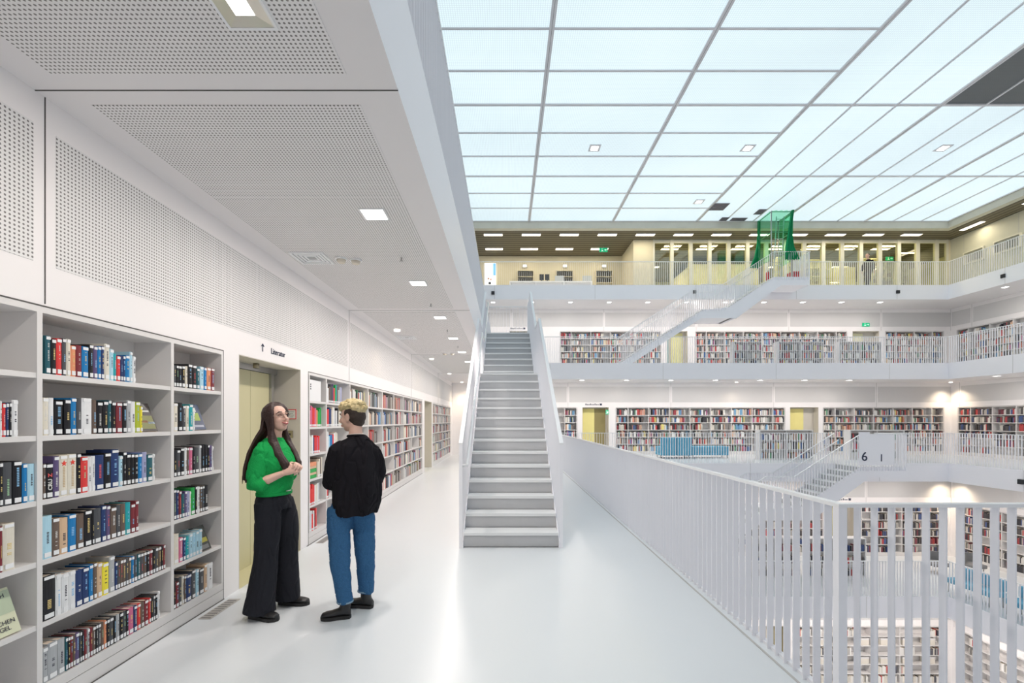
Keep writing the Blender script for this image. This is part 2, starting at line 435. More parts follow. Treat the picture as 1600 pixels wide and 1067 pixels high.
# ---------------------------------------------------------------- balustrades round the atrium
PITCH = 0.0925
def bar(mb, p, d, z0, z1, depth=.042, th=.007):
    """flat bar standing at p, its broad side across the run direction d"""
    n = Vector((-d[1], d[0])) * depth / 2; t = Vector(d) * th / 2; p = Vector(p)
    q = [p + n + t, p + n - t, p - n - t, p - n + t]
    mb.hexa([(a.x, a.y, z0) for a in q] + [(a.x, a.y, z1) for a in q])
def cap(mb, p, q, z, w=.048, h=.02, first=True):
    p = Vector(p); q = Vector(q); d = (q - p).normalized(); n = Vector((-d.y, d.x)) * w / 2
    p = p + d * w / 2 * (-1 if first else 1); q = q + d * w / 2
    r = [p + n, p - n, q - n, q + n]
    mb.hexa([(a.x, a.y, z - h) for a in r] + [(a.x, a.y, z) for a in r])
def run_points(p, q):
    p = Vector(p); q = Vector(q); L = (q - p).length; d = (q - p) / L; n = int(L / PITCH)
    return [(p + d * (PITCH * (i + .5)), d) for i in range(n)]
def railing(label, pts, z, posts=(), group='railings round the atrium'):
    e = empty('railing', (pts[0][0], pts[0][1], z), label, 'railing', group)
    c = MB(); b = MB()
    for i, (p, q) in enumerate(zip(pts, pts[1:])):
        cap(c, p, q, z + 1.105, first=(i == 0))
        for a, d in run_points(p, q): bar(b, a, d, z - .03, z + 1.084)
    c.build('top_rail', CAPM, e); b.build('balusters', RAILM, e, kind='stuff')
    return e
g = .035
# the near one, every bar its own
e = empty('railing', (EL(0), EN(0), 0), 'white steel railing in the foreground, turning a corner at the right above the void', 'railing')
c = MB(); cap(c, (8, 2.45), (1.8, 2.45), 1.105); cap(c, (1.8, 2.45), (1.8, 16.5), 1.105, first=False); c.build('top_rail', CAPM, e)
c = MB(); c.box(1.7775, 2.4275, -.03, 1.8225, 2.4725, 1.085); c.build('corner_post', RAILM, e)
pts = [(Vector((1.8 + PITCH * (i + 1), 2.45)), Vector((1, 0))) for i in range(66)] + [(Vector((1.8, 2.45 + PITCH * (i + 1))), Vector((0, 1))) for i in range(150)]
one = {}; rest = MB(); nb = 0
for i, (p, d) in enumerate(pts):
    if (i < 12) or (66 <= i < 66 + 87):
        key = (d.x, d.y)
        if key not in one:
            b = MB(); bar(b, p, d, -.03, 1.084); o = b.build('baluster', RAILM, e); one[key] = o
        else: add('baluster', one[key].data, (p.x, p.y, -.03), e)
    else: bar(rest, p, d, -.03, 1.084)
rest.build('balusters', RAILM, e, kind='stuff')
c = MB(); c.box(1.80, 2.40, -.05, 1.835, 16.5, .018); c.box(1.76, 2.415, -.05, 8, 2.45, .018); c.build('base_strip', RAILM, e)
railing('white railing along the far side of this level, left of the small staircase head', [(EL(0), EF(0) + g), (11.85, EF(0) + g)], 0)
railing('white railing on this level from the lower staircase head to the far right corner', [(13.45, EF(0) + g), (ER(0) + g, EF(0) + g), (ER(0) + g, 5)], 0)
railing('white railing one level up along the far edge and right corner', [(.6, EF(1) + g), (ER(1) + g, EF(1) + g), (ER(1) + g, 3)], ZF(1))
railing('white railing one level up above the walkway ceiling, nearest part', [(EL(1) - g, .5), (EL(1) - g, 12.3)], ZF(1))
railing('white railing one level up, beyond the head of the near staircase', [(EL(1) - g, 14.0), (EL(1) - g, EF(1) + g), (.6, EF(1) + g)], ZF(1))
railing('white railing on the top gallery, left of the green net', [(EL(2), EF(2) + g), (11.65, EF(2) + g)], ZF(2))
railing('white railing on the top gallery, right of the green net and round the corner', [(13.35, EF(2) + g), (ER(2) + g, EF(2) + g), (ER(2) + g, 8)], ZF(2))
railing('white railing one level down, seen between the foreground bars', [(EL(-1), EF(-1) + g), (ER(-1) + g, EF(-1) + g), (ER(-1) + g, 6)], ZF(-1))
# ---------------------------------------------------------------- open staircases
R_ = 0.179; T_ = 0.277; N1, N2 = 14, 22; U2 = 4.85; WD = 1.157
def nose(n): return (n - 1) * T_ if n <= N1 else U2 + (n - N1 - 1) * T_
UT = nose(N2)
def staircase(label, xf, zb, near=False):
    o = xf(0, WD / 2, 0); e = empty('staircase', (o[0], o[1], zb), label, 'staircase', 'open white staircases')
    F = lambda u, w, z: xf(u, w, zb + z)
    plat = []
    for n in range(1, N2 + 1):
        u = nose(n); z = n * R_; end = nose(n + 1) if n < N2 else UT + 1.6
        B = MB(F)
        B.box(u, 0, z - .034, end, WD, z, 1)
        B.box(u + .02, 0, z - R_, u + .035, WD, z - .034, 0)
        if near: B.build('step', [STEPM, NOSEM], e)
        else: plat.append(B)
    if not near:
        M = MB();
        for B in plat:
            i = len(M.v); M.v += B.v; M.f += [[a + i for a in f] for f in B.f]; M.m += B.m; M.smooth += B.smooth
        M.build('step', [STEPM, NOSEM], e)
    # closed sloping underside
    B = MB(F)
    def sec(poly):
        B.prism([(u, .001, z) for u, z in poly], (0, WD - .002, 0))
    sec([(0.0, 0.0), (.38, 0), (3.62, 2.13), (3.62, 2.27), (.06, .0)])
    sec([(3.64, 2.13), (5.0, 2.13), (5.0, 2.46), (3.64, 2.46)])
    sec([(4.9, 2.13), (5.2, 2.13), (UT + .35, 3.58), (UT + .35, 3.90), (UT + .0, 3.75), (4.9, 2.47)])
    sec([(UT + .3, 3.58), (UT + 1.6, 3.58), (UT + 1.6, 3.905), (UT + .3, 3.905)])
    B.build('underside', FASCIA, e)
    for s, (w0, w1) in (('a', (-.012, -.002)), ('b', (WD + .002, WD + .012))):
        B = MB(F)
        poly = [(-.03, 0), (.36, 0), (3.62, 2.12), (5.12, 2.12), (UT + .35, 3.57), (UT + 1.6, 3.57), (UT + 1.6, 3.94), (UT + .05, 3.94), (U2 - .02, 2.60), (N1 * T_, 2.50), (3.58, 2.42), (-.03, .09)]
        B.prism([(u, w0, z) for u, z in poly], (0, w1 - w0, 0))
        B.build('stringer', FASCIA, e)
    # balustrades
    segs = {'first': [(-.03, 1.28), (nose(14), 3.611)], 'land': [(nose(14), 3.611), (U2 - T_, 3.611)], 'second': [(U2 - T_, 3.611), (UT, 5.045)], 'top': [(UT, 5.045), (UT + 1.6, 5.045)]}
    def low(u):
        if u < nose(14): return max(0, .0 + (u) / T_ * R_ - .02)
        if u < U2 - T_: return 2.42
        if u < UT: return 2.42 + (u - (U2 - T_)) / T_ * R_
        return 3.80
    for side_, wc in (('gallery', -.034), ('void', WD + .034)):
        for sname, (a, b) in segs.items():
            if sname == 'top' and side_ == 'gallery': continue
            bal = empty('balustrade', Vector(F((a[0] + b[0]) / 2, wc, a[1] - 1)), None, None) if False else None
            # cap and bars: cap is the balustrade part, bars hang under it
            C = MB(F); h = .022
            C.prism([(a[0], wc - .024, a[1] - h), (b[0], wc - .024, b[1] - h), (b[0], wc - .024, b[1]), (a[0], wc - .024, a[1])], (0, .048, 0))
            co = C.build('top_rail', CAPM, e)
            L = b[0] - a[0]; n = max(1, int(L / PITCH)); M = MB(F)
            for i in range(n):
                u = a[0] + .012 + (i) * L / n; zt = a[1] + (b[1] - a[1]) * (u - a[0]) / L - h - .001
                lo = low(u)
                if near and sname == 'first': M = MB(F)
                M.box(u - .004, wc - .02, lo, u + .004, wc + .02, zt)
                if near and sname == 'first': M.build('baluster', RAILM, co)
            if not (near and sname == 'first'): M.build('balusters', RAILM, co, kind='stuff')
        # inner handrail
        wi = wc + (.075 if side_ == 'gallery' else -.075)
        B = MB(F)
        if side_ == 'gallery':
            B.tube([(-.0, wc + .02, 1.0), (0.0, wi, 1.0), (nose(14), wi, 3.31), (U2 - T_, wi, 3.31), (UT + .1, wi, 4.78)], .019, 8)
            B.build('handrail', CAPM, e)
    # end of the platform
    C = MB(F); C.box(UT + 1.576, 0, 5.023, UT + 1.624, WD + .05, 5.045); co = C.build('top_rail', CAPM, e)
    M = MB(F)
    for i in range(12): M.box(UT + 1.58, .04 + i * .1 - .004, 3.80, UT + 1.62, .04 + i * .1 + .004, 5.022)
    M.build('balusters', RAILM, co, kind='stuff')
    return e
staircase('straight white staircase with grey steps rising away from the camera', lambda u, w, z: (-.512 + w, 5.56 + u, z), 0, True)
staircase('white staircase seen from the side, climbing right to the top gallery below the green net', lambda u, w, z: (5.0 + u, EF(2) - .04 - w, z), ZF(1))
staircase('white staircase climbing right from the level below to the panel marked 6', lambda u, w, z: (5.15 + u, EF(0) - .04 - w, z), ZF(-1))
# ---------------------------------------------------------------- luminous glass ceiling
ZG = 10.87; ST = 23.5 / 18; X0, Y0 = 20.68 - 23.5, EF(2) - 23.5
mb = MB(); db = MB(); gb = MB(); g2 = MB()
for i in range(6):
    for j in range(6):
        for q in range(3):
            if i < 3: a = (X0 + i * 3 * ST, Y0 + (j * 3 + q) * ST, X0 + (i + 1) * 3 * ST, Y0 + (j * 3 + q + 1) * ST)
            else: a = (X0 + (i * 3 + q) * ST, Y0 + j * 3 * ST, X0 + (i * 3 + q + 1) * ST, Y0 + (j + 1) * 3 * ST)
            dark = i >= 4 and j == 3
            (db if dark else mb).box(a[0], a[1], ZG, a[2], a[3], ZG + .04)
            if q:
                if i < 3: g2.box(a[0], a[1] - .028, ZG - .03, a[2], a[1] + .028, ZG)
                else: g2.box(a[0] - .028, a[1], ZG - .03, a[0] + .028, a[3], ZG)
for i in range(7):
    x = X0 + i * 3 * ST
    for o in (-.034, .034): gb.box(x + o - .03, Y0, ZG - .035, x + o + .03, Y0 + 18 * ST, ZG)
    gb.box(x - .005, Y0, ZG - .034, x + .005, Y0 + 18 * ST, ZG, 1)
    y = Y0 + i * 3 * ST
    gb.box(X0, y - .04, ZG - .032, X0 + 18 * ST, y + .04, ZG)
struct('ceiling', mb, [GLASSC]); struct('ceiling', db, [DARKC])
trim(gb, [GRIDM, DARK])
trim(g2, [GRIDM])
# bulkhead below the glass and the slatted ceiling of the top gallery
ZS = 10.53
mb = MB(); xr = 20.68
mb.box(X0 - .3, EF(2), ZS, xr + .3, EF(2) + .3, ZG + .1); mb.box(xr, Y0, ZS, xr + .3, EF(2), ZG + .1); mb.box(X0 - .3, Y0, ZS, X0, EF(2), ZG + .1)
trim(mb, [BEAMM])
mb = MB(); mb.prism([(X0 - 4, EF(2) + .3, ZS + .01), (xr + .3, EF(2) + .3, ZS + .01), (xr + 4.3, EF(2) + 4.3, ZS + .01), (xr + 4.3, 31, ZS + .01), (X0 - 4, 31, ZS + .01)], (0, 0, .2))
struct('ceiling', mb, [SLATX])
mb = MB(); mb.prism([(xr + .3, Y0, ZS + .01), (xr + 4.3, Y0, ZS + .01), (xr + 4.3, EF(2) + 4.3, ZS + .01), (xr + .3, EF(2) + .3, ZS + .01)], (0, 0, .2))
struct('ceiling', mb, [SLATY])
mb = MB(); mb.box(X0 - 4, Y0, ZS, X0 - .3, EF(2), ZS + .2); struct('ceiling', mb, [SLATY])
for i, (x, y) in enumerate([(3.03, 15.5), (8.25, 15.5), (14.9, 15.5), (8.2, 19.3)]):
    e = empty('downlight', (x, y, ZG - .05), ['small square lamp in the glass ceiling, the leftmost of the front three', 'small square lamp in the glass ceiling, middle of the front three',
        'small square lamp in the glass ceiling, rightmost one', 'small square lamp in the glass ceiling nearest the dark vents'][i], 'lamp', 'square lamps in the glass ceiling')
    B = MB(); B.box(x - .19, y - .19, ZG - .05, x + .19, y + .19, ZG - .03); B.build('frame', GRIDM, e)
    B = MB(); B.box(x - .11, y - .11, ZG - .06, x + .11, y + .11, ZG - .05); B.build('lens', LAMPC, e)
for i, (x0, y0, x1, y1) in enumerate([(8.95, 19.45, 9.6, 20.1), (10.4, 20.85, 11.1, 21.15), (11.15, 20.0, 11.5, 20.5), (9.9, 20.8, 10.25, 21.15)]):
    B = MB(); B.box(x0, y0, ZG - .045, x1, y1, ZG - .03)
    for q in range(5): B.box(x0 + .03, y0 + (q + .3) * (y1 - y0) / 5, ZG - .06, x1 - .03, y0 + (q + .6) * (y1 - y0) / 5, ZG - .045)
    B.build('ceiling_vent', mat('dark_vent', (.2, .19, .22), .7), None, ['dark square opening in the glass ceiling, leftmost of the small four', 'dark wide opening in the glass ceiling just left of the green net',
            'dark small opening in the glass ceiling above the others, near the net', 'dark small opening in the glass ceiling between two others at the far edge'][i], 'vent')
# ---------------------------------------------------------------- top gallery walls
ZT = ZF(2); wn = 0
mb = MB(); mb.box(X0 - 4, 24.85, ZT, 6.35, 25.2, ZS); struct('wall_far', mb, [CREAM])
mb = MB(); mb.box(6.35, 22.63, ZT, 7.32, 25.2, ZS); mb.box(21.98, 22.6, ZT, 22.3, 22.75, ZS); struct('wall_far', mb, [CREAM])
mb = MB(); mb.box(22.1, Y0, ZT, 22.5, 22.8, ZS)
for y in (21.0, 18.9, 16.8, 14.7): pass
struct('wall_right', mb, [mat('pale_green_grey_wall', (.60, .59, .50), .6, var=.04)])
mb = MB()
for y in (21.95, 19.6, 17.2, 14.8): mb.box(22.095, y - .008, ZT, 22.101, y + .008, ZS - .01)
trim(mb, [GREYJ])
mb = MB(); mb.box(7, 29.5, ZT, 24, 29.8, ZS); mb.box(24, 22.8, ZT, 24.3, 29.8, ZS); struct('wall_far', mb, [mat('yellow_lit_wall', (.75, .72, .42), .6)])
# glazed partition: one window per bay
GL = bpy.data.materials.new('light_tinted_glass'); GL.use_nodes = True
nt = GL.node_tree; nt.nodes.clear()
tr = nt.nodes.new('ShaderNodeBsdfTransparent'); gl = nt.nodes.new('ShaderNodeBsdfGlossy'); mx = nt.nodes.new('ShaderNodeMixShader'); out = nt.nodes.new('ShaderNodeOutputMaterial')
tr.inputs[0].default_value = (.95, .95, .80, 1); gl.inputs['Roughness'].default_value = .02; mx.inputs[0].default_value = .10  # yellow light of the rooms behind is put into the pane tint
nt.links.new(tr.outputs[0], mx.inputs[1]); nt.links.new(gl.outputs[0], mx.inputs[2]); nt.links.new(mx.outputs[0], out.inputs[0])
FRAMEM = mat('cream_mullion', (.76, .74, .64), .5)
n = 0; x = 7.32; k = 0
while x < 21.9:
    x2 = min(x + .94, 21.98); k += 1
    B = MB(); B.box(x, 22.58, ZT, x + .085, 22.72, ZS - .002); B.box(x2 - .085, 22.58, ZT, x2, 22.72, ZS - .002)
    B.box(x + .085, 22.60, ZS - .16, x2 - .085, 22.70, ZS - .002); B.box(x + .085, 22.60, ZT, x2 - .085, 22.70, ZT + .06)
    o = struct('window_%d' % k, B, [FRAMEM])
    B = MB(); B.box(x + .085, 22.64, ZT + .06, x2 - .085, 22.652, ZS - .16); B.build('pane', GL, o)
    x = x2
# long lamps of the slatted ceiling
i = 0
def longlamp(x, y, lab, rot=False):
    e = empty('ceiling_lamp', (x, y, ZS - .03), lab, 'lamp', 'rectangular lamps of the top gallery')
    a, b = (.44, .10) if not rot else (.10, .48)
    B = MB(); B.box(x - a - .02, y - b - .02, ZS - .02, x + a + .02, y + b + .02, ZS + .012); B.build('frame', GRIDM, e)
    B = MB(); B.box(x - a, y - b, ZS - .03, x + a, y + b, ZS - .02); B.build('diffuser', LAMPW, e)
    return e
spots = []
for k in range(12):
    x = -.60 + 1.836 * k; longlamp(x, 21.98, 'long bright lamp, %s from the left in the front row of the slatted ceiling' % ORD[k]); spots.append((x, 21.9))
for k in range(12):
    x = -.60 + 1.836 * k
    if 6.3 < x < 7.3: continue
    longlamp(x, 23.8, 'long bright lamp, %s from the left in the second row of the slatted ceiling' % ORD[k]); spots.append((x, 23.8))
for k in range(4): longlamp(8.5 + 3.67 * k, 26.6, 'long bright lamp deep behind the glazed partition, %s from the left' % ORD[k]); spots.append((8.5 + 3.67 * k, 26.6))
for k in range(4): longlamp(21.5, 20.98 - 2.6 * k, 'long lamp running lengthwise on the right side of the top gallery, %s from the corner' % ORD[k], True); spots.append((21.5, 20.98 - 2.6 * k))
LD = {}
def area(x, y, z, size, watt, col=(1, .9, .78), size_y=None):
    key = (size, watt, col, size_y)
    if key not in LD:
        l = bpy.data.lights.new('lamp_light', 'AREA'); l.size = size; l.energy = watt; l.color = col
        if size_y: l.shape = 'RECTANGLE'; l.size_y = size_y
        else: l.shape = 'SQUARE'
        LD[key] = l
    o = bpy.data.objects.new('lamp_light', LD[key]); COL.objects.link(o); o.location = (x, y, z); return o
for x, y in spots: area(x, y, ZS - .035, .85, 9 if y < 24 else 45, (1, .88, .62), .18)
# ---------------------------------------------------------------- gallery downlights
def downlight(x, y, z, lab, s=.09, group='downlights of the galleries', watt=DOWN_W, small=False):
    e = empty('downlight', (x, y, z), lab, 'lamp', group)
    B = MB(); t = .012
    B.box(x - s - t, y - s - t, z - .012, x + s + t, y - s, z + .002); B.box(x - s - t, y + s, z - .012, x + s + t, y + s + t, z + .002)
    B.box(x - s - t, y - s, z - .012, x - s, y + s, z + .002); B.box(x + s, y - s, z - .012, x + s + t, y + s, z + .002)
    B.build('frame', CAPM, e)
    B = MB(); B.box(x - s, y - s, z - .008, x + s, y + s, z + .001); B.build('lens', LAMPC, e)
    area(x, y, z - .016, .16, watt, (1, .905, .84))
ZC = ZF(1) - TH
for k in range(1, 8): downlight(-1.09, 1.88 + 1.9 * k, ZC, 'square recessed lamp over the walkway, %s after the large one at the top edge' % ORD[k - 1])
# the nearest one shows its reflector
x, y, s = -1.10, 1.885, .095
e = empty('downlight', (x, y, ZC), 'large square recessed lamp with mirror reflector at the top edge of the photo', 'lamp', 'downlights of the galleries')
B = MB(); t = .012
B.box(x - s - t, y - s - t, ZC - .013, x + s + t, y - s, ZC + .002); B.box(x - s - t, y + s, ZC - .013, x + s + t, y + s + t, ZC + .002)
B.box(x - s - t, y - s, ZC - .013, x - s, y + s, ZC + .002); B.box(x + s, y - s, ZC - .013, x + s + t, y + s, ZC + .002); B.build('frame', CAPM, e)
B = MB(); i0 = len(B.v)
q = [(-1, -1), (1, -1), (1, 1), (-1, 1)]
for a in range(4):
    p0, p1 = q[a], q[(a + 1) % 4]; b = len(B.v)
    B.P((x + p0[0] * s, y + p0[1] * s, ZC - .011)); B.P((x + p1[0] * s, y + p1[1] * s, ZC - .011)); B.P((x + p1[0] * s * .42, y + p1[1] * s * .42, ZC - .0062)); B.P((x + p0[0] * s * .42, y + p0[1] * s * .42, ZC - .0062))
    B.f.append([b, b + 1, b + 2, b + 3]); B.m.append(0); B.smooth.append(False)
B.build('reflector', CHROME, e)
B = MB(); B.box(x - s * .42, y - s * .42, ZC - .0075, x + s * .42, y + s * .42, ZC - .006); B.build('lens', LAMPC, e)
area(x, y, ZC - .018, .16, DOWN_W, (1, .92, .84))
for k in range(9): downlight(-.55 + 1.9 * k, EF(1) + .5, ZC, 'small lamp under the gallery above on the far side, %s from the left' % ORD[k])
for k in range(5): downlight(ER(1) + .5, 17.5 - 2.2 * k, ZC, 'small lamp under the gallery above on the right side, %s from the corner' % ORD[k])
Z2 = ZF(2) - TH
for k in range(11): downlight(-.6 + 1.85 * k, EF(2) + .5, Z2, 'small lamp under the top gallery on the far side, %s from the left' % ORD[k])
for k in range(5): downlight(ER(2) + .5, 19.3 - 2.6 * k, Z2, 'small lamp under the top gallery on the right side, %s from the corner' % ORD[k])
Zm = -TH
for k in range(6): downlight(5.0 + 2.1 * k, EF(0) + .5, Zm, 'small lamp under this level on the far side, %s from the left' % ORD[k])
for k in range(4): downlight(ER(0) + .5, 15.0 - 2.4 * k, Zm, 'small lamp under this level on the right side, %s from the corner' % ORD[k])
for k in range(5): downlight(6.5 + 2.0 * k, EF(-1) + .5, ZF(-1) - TH, 'small lamp under the level below on the far side, %s from the left' % ORD[k])
for k in range(3): downlight(ER(-1) + .5, 13.0 - 2.4 * k, ZF(-1) - TH, 'small lamp under the level below on the right side, %s from the corner' % ORD[k])
def wash(x, y, z, watt=35, ang=120):
    l = bpy.data.lights.new('wall_wash', 'SPOT'); l.energy = watt; l.spot_size = math.radians(ang); l.spot_blend = 1.0; l.color = (1, .80, .58); l.shadow_soft_size = .08
    o = bpy.data.objects.new('wall_wash', l); COL.objects.link(o); o.location = (x, y, z)
WASH = []
for x, y, z, w, lab in ((WR(0) - .45, WF(0) - .45, ZC, 110, 'corner lamp under the gallery above lighting the far right corner'), (WR(-1) - .45, WF(-1) - .45, Zm, 120, 'corner lamp of the level below lighting its far right corner'),
                   (WL(0) + .5, WF(0) - .5, ZC, 60, 'corner lamp at the far end of the walkway'), (WL(0) + .4, 8.6, ZC, 10, 'wall lamp above the long bookcase of the left wall'), (WL(0) + .4, 12.6, ZC, 10, 'wall lamp above the second doorway of the left wall'), (WL(0) + .4, 16.6, ZC, 10, 'wall lamp above the farthest bookcase of the left wall'),
                   (10.3, WF(0) - .5, ZC, 20, 'wall lamp lighting the far wall above the blue sofa')):
    B = MB(); B.cyl((x, y, z - .03), .06, .032, 14); B.build('corner_lamp', LAMPD, None, lab, 'lamp'); wash(x, y, z - .05, w)
# ---------------------------------------------------------------- doorways
dn = 0
def doorway(sd, k, a, b, leaves, detail=False):
    """leaves: (fraction from, to, material)"""
    global dn; dn += 1
    xf = side(sd, k); z = ZF(k)
    B = MB(xf); B.box(a + .001, .0, z + .001, a + .008, .335, z + 2.158); B.box(b - .008, 0, z + .001, b - .001, .335, z + 2.158)
    B.box(a + .008, .0, z + 2.152, b - .008, .335, z + 2.159); B.box(a + .008, .32, z + .001, b - .008, .338, z + 2.152)
    o = struct('door_%d' % dn, B, [BEIGE])
    for f0, f1, m in leaves:
        B = MB(xf); B.box(a + .01 + (b - a - .02) * f0, .30, z + .004, a + .01 + (b - a - .02) * f1, .318, z + 2.10); B.build('door_panel', m, o)
    return o, xf, z
o, xf, z = doorway('left', 0, 4.18, 5.44, [])
B = MB(xf); B.box(4.19, .285, .004, 4.875, .30, 2.085); B.box(4.88, .285, .004, 5.265, .30, 2.085); B.build('door_panel', YELLOW, o)
B = MB(xf); B.box(4.19, .275, 2.09, 5.43, .318, 2.15); B.build('lintel', STEEL, o)
B = MB(xf); B.box(5.27, .26, .004, 5.325, .318, 2.09); B.build('door_jamb', STEEL, o, label='grey steel jamb')
B = MB(xf); B.box(5.325, .29, .004, 5.36, .318, 2.09); B.build('door_gap', BLACK, o, label='black gap beside the jamb')
B = MB(xf); B.box(4.19, .0, .0005, 5.43, .30, .003); B.build('threshold', mat('yellow_threshold', (.62, .58, .36), .4), o)
doorway('left', 0, 13.75, 15.10, [(0, .6, YELBR)])
doorway('far', 0, 3.51, 4.71, [(0, .50, YELBR), (.50, .93, OLIVE)])
doorway('far', 0, 13.0, 14.3, [(0, .62, YELBR)])
doorway('right', 0, 5.9, 7.1, [(0, 1, YELLOW)])
doorway('far', 1, .2, 1.3, [(0, 1, mat('grey_door', (.6, .6, .58), .5))])
doorway('far', 1, 8.2, 9.25, [(0, .18, mat('teal_glass', (.35, .55, .55), .2)), (.3, .88, mat('yellow_green_door', (.74, .72, .36), .5))])
doorway('far', 1, 17.65, 19.0, [(0, .55, mat('pale_yellow_door', (.80, .77, .52), .5))])
doorway('far', -1, 4.3, 5.4, [(0, .6, YELBR)])
doorway('far', -1, 13.15, 14.2, [(0, .5, YELLOW), (.52, .9, OLIVE)])
doorway('far', -2, 8.95, 10.0, [(.5, 1, OLIVE)])
# ---------------------------------------------------------------- signs and small fittings of the left wall
MX_READ = Matrix(((0, 0, 1), (1, 0, 0), (0, 1, 0)))          # text on the left wall, read towards +y
MX_FAR = Matrix(((1, 0, 0), (0, 0, -1), (0, 1, 0)))          # text facing the camera
MX_SPINE = Matrix(((0, 0, 1), (0, -1, 0), (1, 0, 0)))        # text climbing a spine
def text(name, txt, size, at, mx, m, parent=None, depth=.001, bold=0.0, **k):
    me = text_mesh(txt, size, depth, bold); me.transform(mx.to_4x4()); me.materials.append(m)
    return add(name, me, Vector(at), parent, **k)
e = empty('wall_lettering', (-2.45, 4.83, 2.25), 'dark lettering Literatur with an arrow on the white wall above the lift doorway', 'sign')
text('lettering', 'Literatur', .085, (-2.446, 4.90, 2.275), MX_READ, NAVYT, e, depth=.0015)
B = MB(); B.tube([(-2.446, 4.585, 2.245), (-2.446, 4.585, 2.32)], .004, 6); B.tube([(-2.446, 4.562, 2.298), (-2.446, 4.585, 2.322), (-2.446, 4.608, 2.298)], .004, 6); B.build('arrow', NAVYT, e)
B = MB(); B.box(-2.625, 5.418, 1.565, -2.49, 5.43, 1.685); o = B.build('notice_plate', mat('notice_white', (.72, .72, .70), .4), None, 'white notice with red border on the reveal right of the lift door', 'sign')
B = MB(); x0, x1, z0, z1 = -2.625, -2.49, 1.565, 1.685
B.box(x0, 5.414, z0, x1, 5.418, z0 + .01); B.box(x0, 5.414, z1 - .01, x1, 5.418, z1); B.box(x0, 5.414, z0 + .01, x0 + .01, 5.418, z1 - .01); B.box(x1 - .01, 5.414, z0 + .01, x1, 5.418, z1 - .01)
B.build('border', REDM, o)
B = MB()
for i in range(4): B.box(x0 + .025, 5.415, z1 - .035 - i * .02, x1 - .025 - .012 * (i % 2), 5.418, z1 - .027 - i * .02)
B.build('printed_lines', mat('grey_print', (.35, .37, .35), .6), o)
B = MB(); B.box(-2.622, 5.41, 1.345, -2.535, 5.43, 1.43); o = B.build('intercom', BRASS, None, 'square metal call panel on the reveal below the red bordered notice', 'panel')
B = MB(); B.box(-2.602, 5.407, 1.375, -2.555, 5.41, 1.40); B.build('display', BLACK, o)
B = MB(); B.cyl((-2.62, 4.78, 2.10), .03, .05, 12); o = B.build('door_sensor', BRASS, None, 'small round sensor under the soffit of the lift doorway', 'sensor')
B = MB(); B.box(-2.635, 4.755, 2.098, -2.605, 4.805, 2.101); B.build('lens', BLACK, o)
# ceiling fittings over the walkway
def diffuser(x, y, lab):
    e = empty('air_diffuser', (x, y, ZC), lab, 'vent')
    B = MB(); s = .17
    for k in range(4):
        a, b = s - k * .035, s - k * .035 - .02
        z0 = ZC - .016 + k * .002
        B.box(x - a, y - a, z0, x + a, y - b, ZC); B.box(x - a, y + b, z0, x + a, y + a, ZC); B.box(x - a, y - b, z0, x - b, y + b, ZC); B.box(x + b, y - b, z0, x + a, y + b, ZC)
    B.build('frame', CAPM, e)
    B = MB(); B.box(x - .15, y - .15, ZC - .0065, x + .15, y + .15, ZC - .001); B.build('grille', mat('grey_grille', (.45, .45, .45), .6), e)
diffuser(-2.04, 4.80, 'square air diffuser in the walkway ceiling beside two smoke detectors')
diffuser(-2.04, 9.4, 'square air diffuser in the walkway ceiling far above the long bookcase')
for i, (x, y, lab) in enumerate([(-1.74, 4.82, 'round smoke detector in the walkway ceiling, next to the air diffuser'), (-1.60, 4.86, 'round smoke detector in the walkway ceiling, right one of the front pair'), (-1.55, 11.6, 'round smoke detector far along the walkway ceiling, left of a pair'), (-1.35, 11.6, 'round smoke detector far along the walkway ceiling, right of a pair')]):
    B = MB(); B.cyl((x, y, ZC - .02), .062, .022, 18); o = B.build('smoke_detector', CAPM, None, lab, 'detector', 'smoke detectors of the walkway ceiling')
    B = MB(); B.tube([(x, y, ZC - .021), (x, y, ZC - .05)], [.05, .036], 18); B.build('sensor_head', mat('beige_plastic', (.70, .64, .54), .5), o)
for i, y in enumerate((4.80, 6.7, 8.6, 10.5)):
    x = -1.10; e = empty('sprinkler', (x, y, ZC - .05), 'small metal sprinkler hanging from the walkway ceiling, %s from the camera' % ORD[i], 'sprinkler', 'sprinklers of the walkway ceiling')
    B = MB(); B.cyl((x, y, ZC - .04), .008, .042, 8); B.cyl((x, y, ZC - .044), .02, .004, 10); B.build('head', STEEL, e)
for y0, y1, lab in ((3.55, 3.95, 'floor grille at the foot of the near bookcase, left of the woman'), (5.75, 6.1, 'floor grille at the foot of the long bookcase behind the two people')):
    B = MB(); B.box(-2.40, y0, .0008, -2.30, y1, .004); o = B.build('floor_grille', mat('grille_frame', (.55, .53, .50), .5, .3), None, lab, 'vent')
    B = MB(); n = 9
    for k in range(n):
        a = y0 + .01 + (y1 - y0 - .02) * k / n
        B.box(-2.388, a, .004, -2.312, a + (y1 - y0) / n * .45, .006)
    B.build('slots', mat('grille_dark', (.26, .25, .24), .6), o)
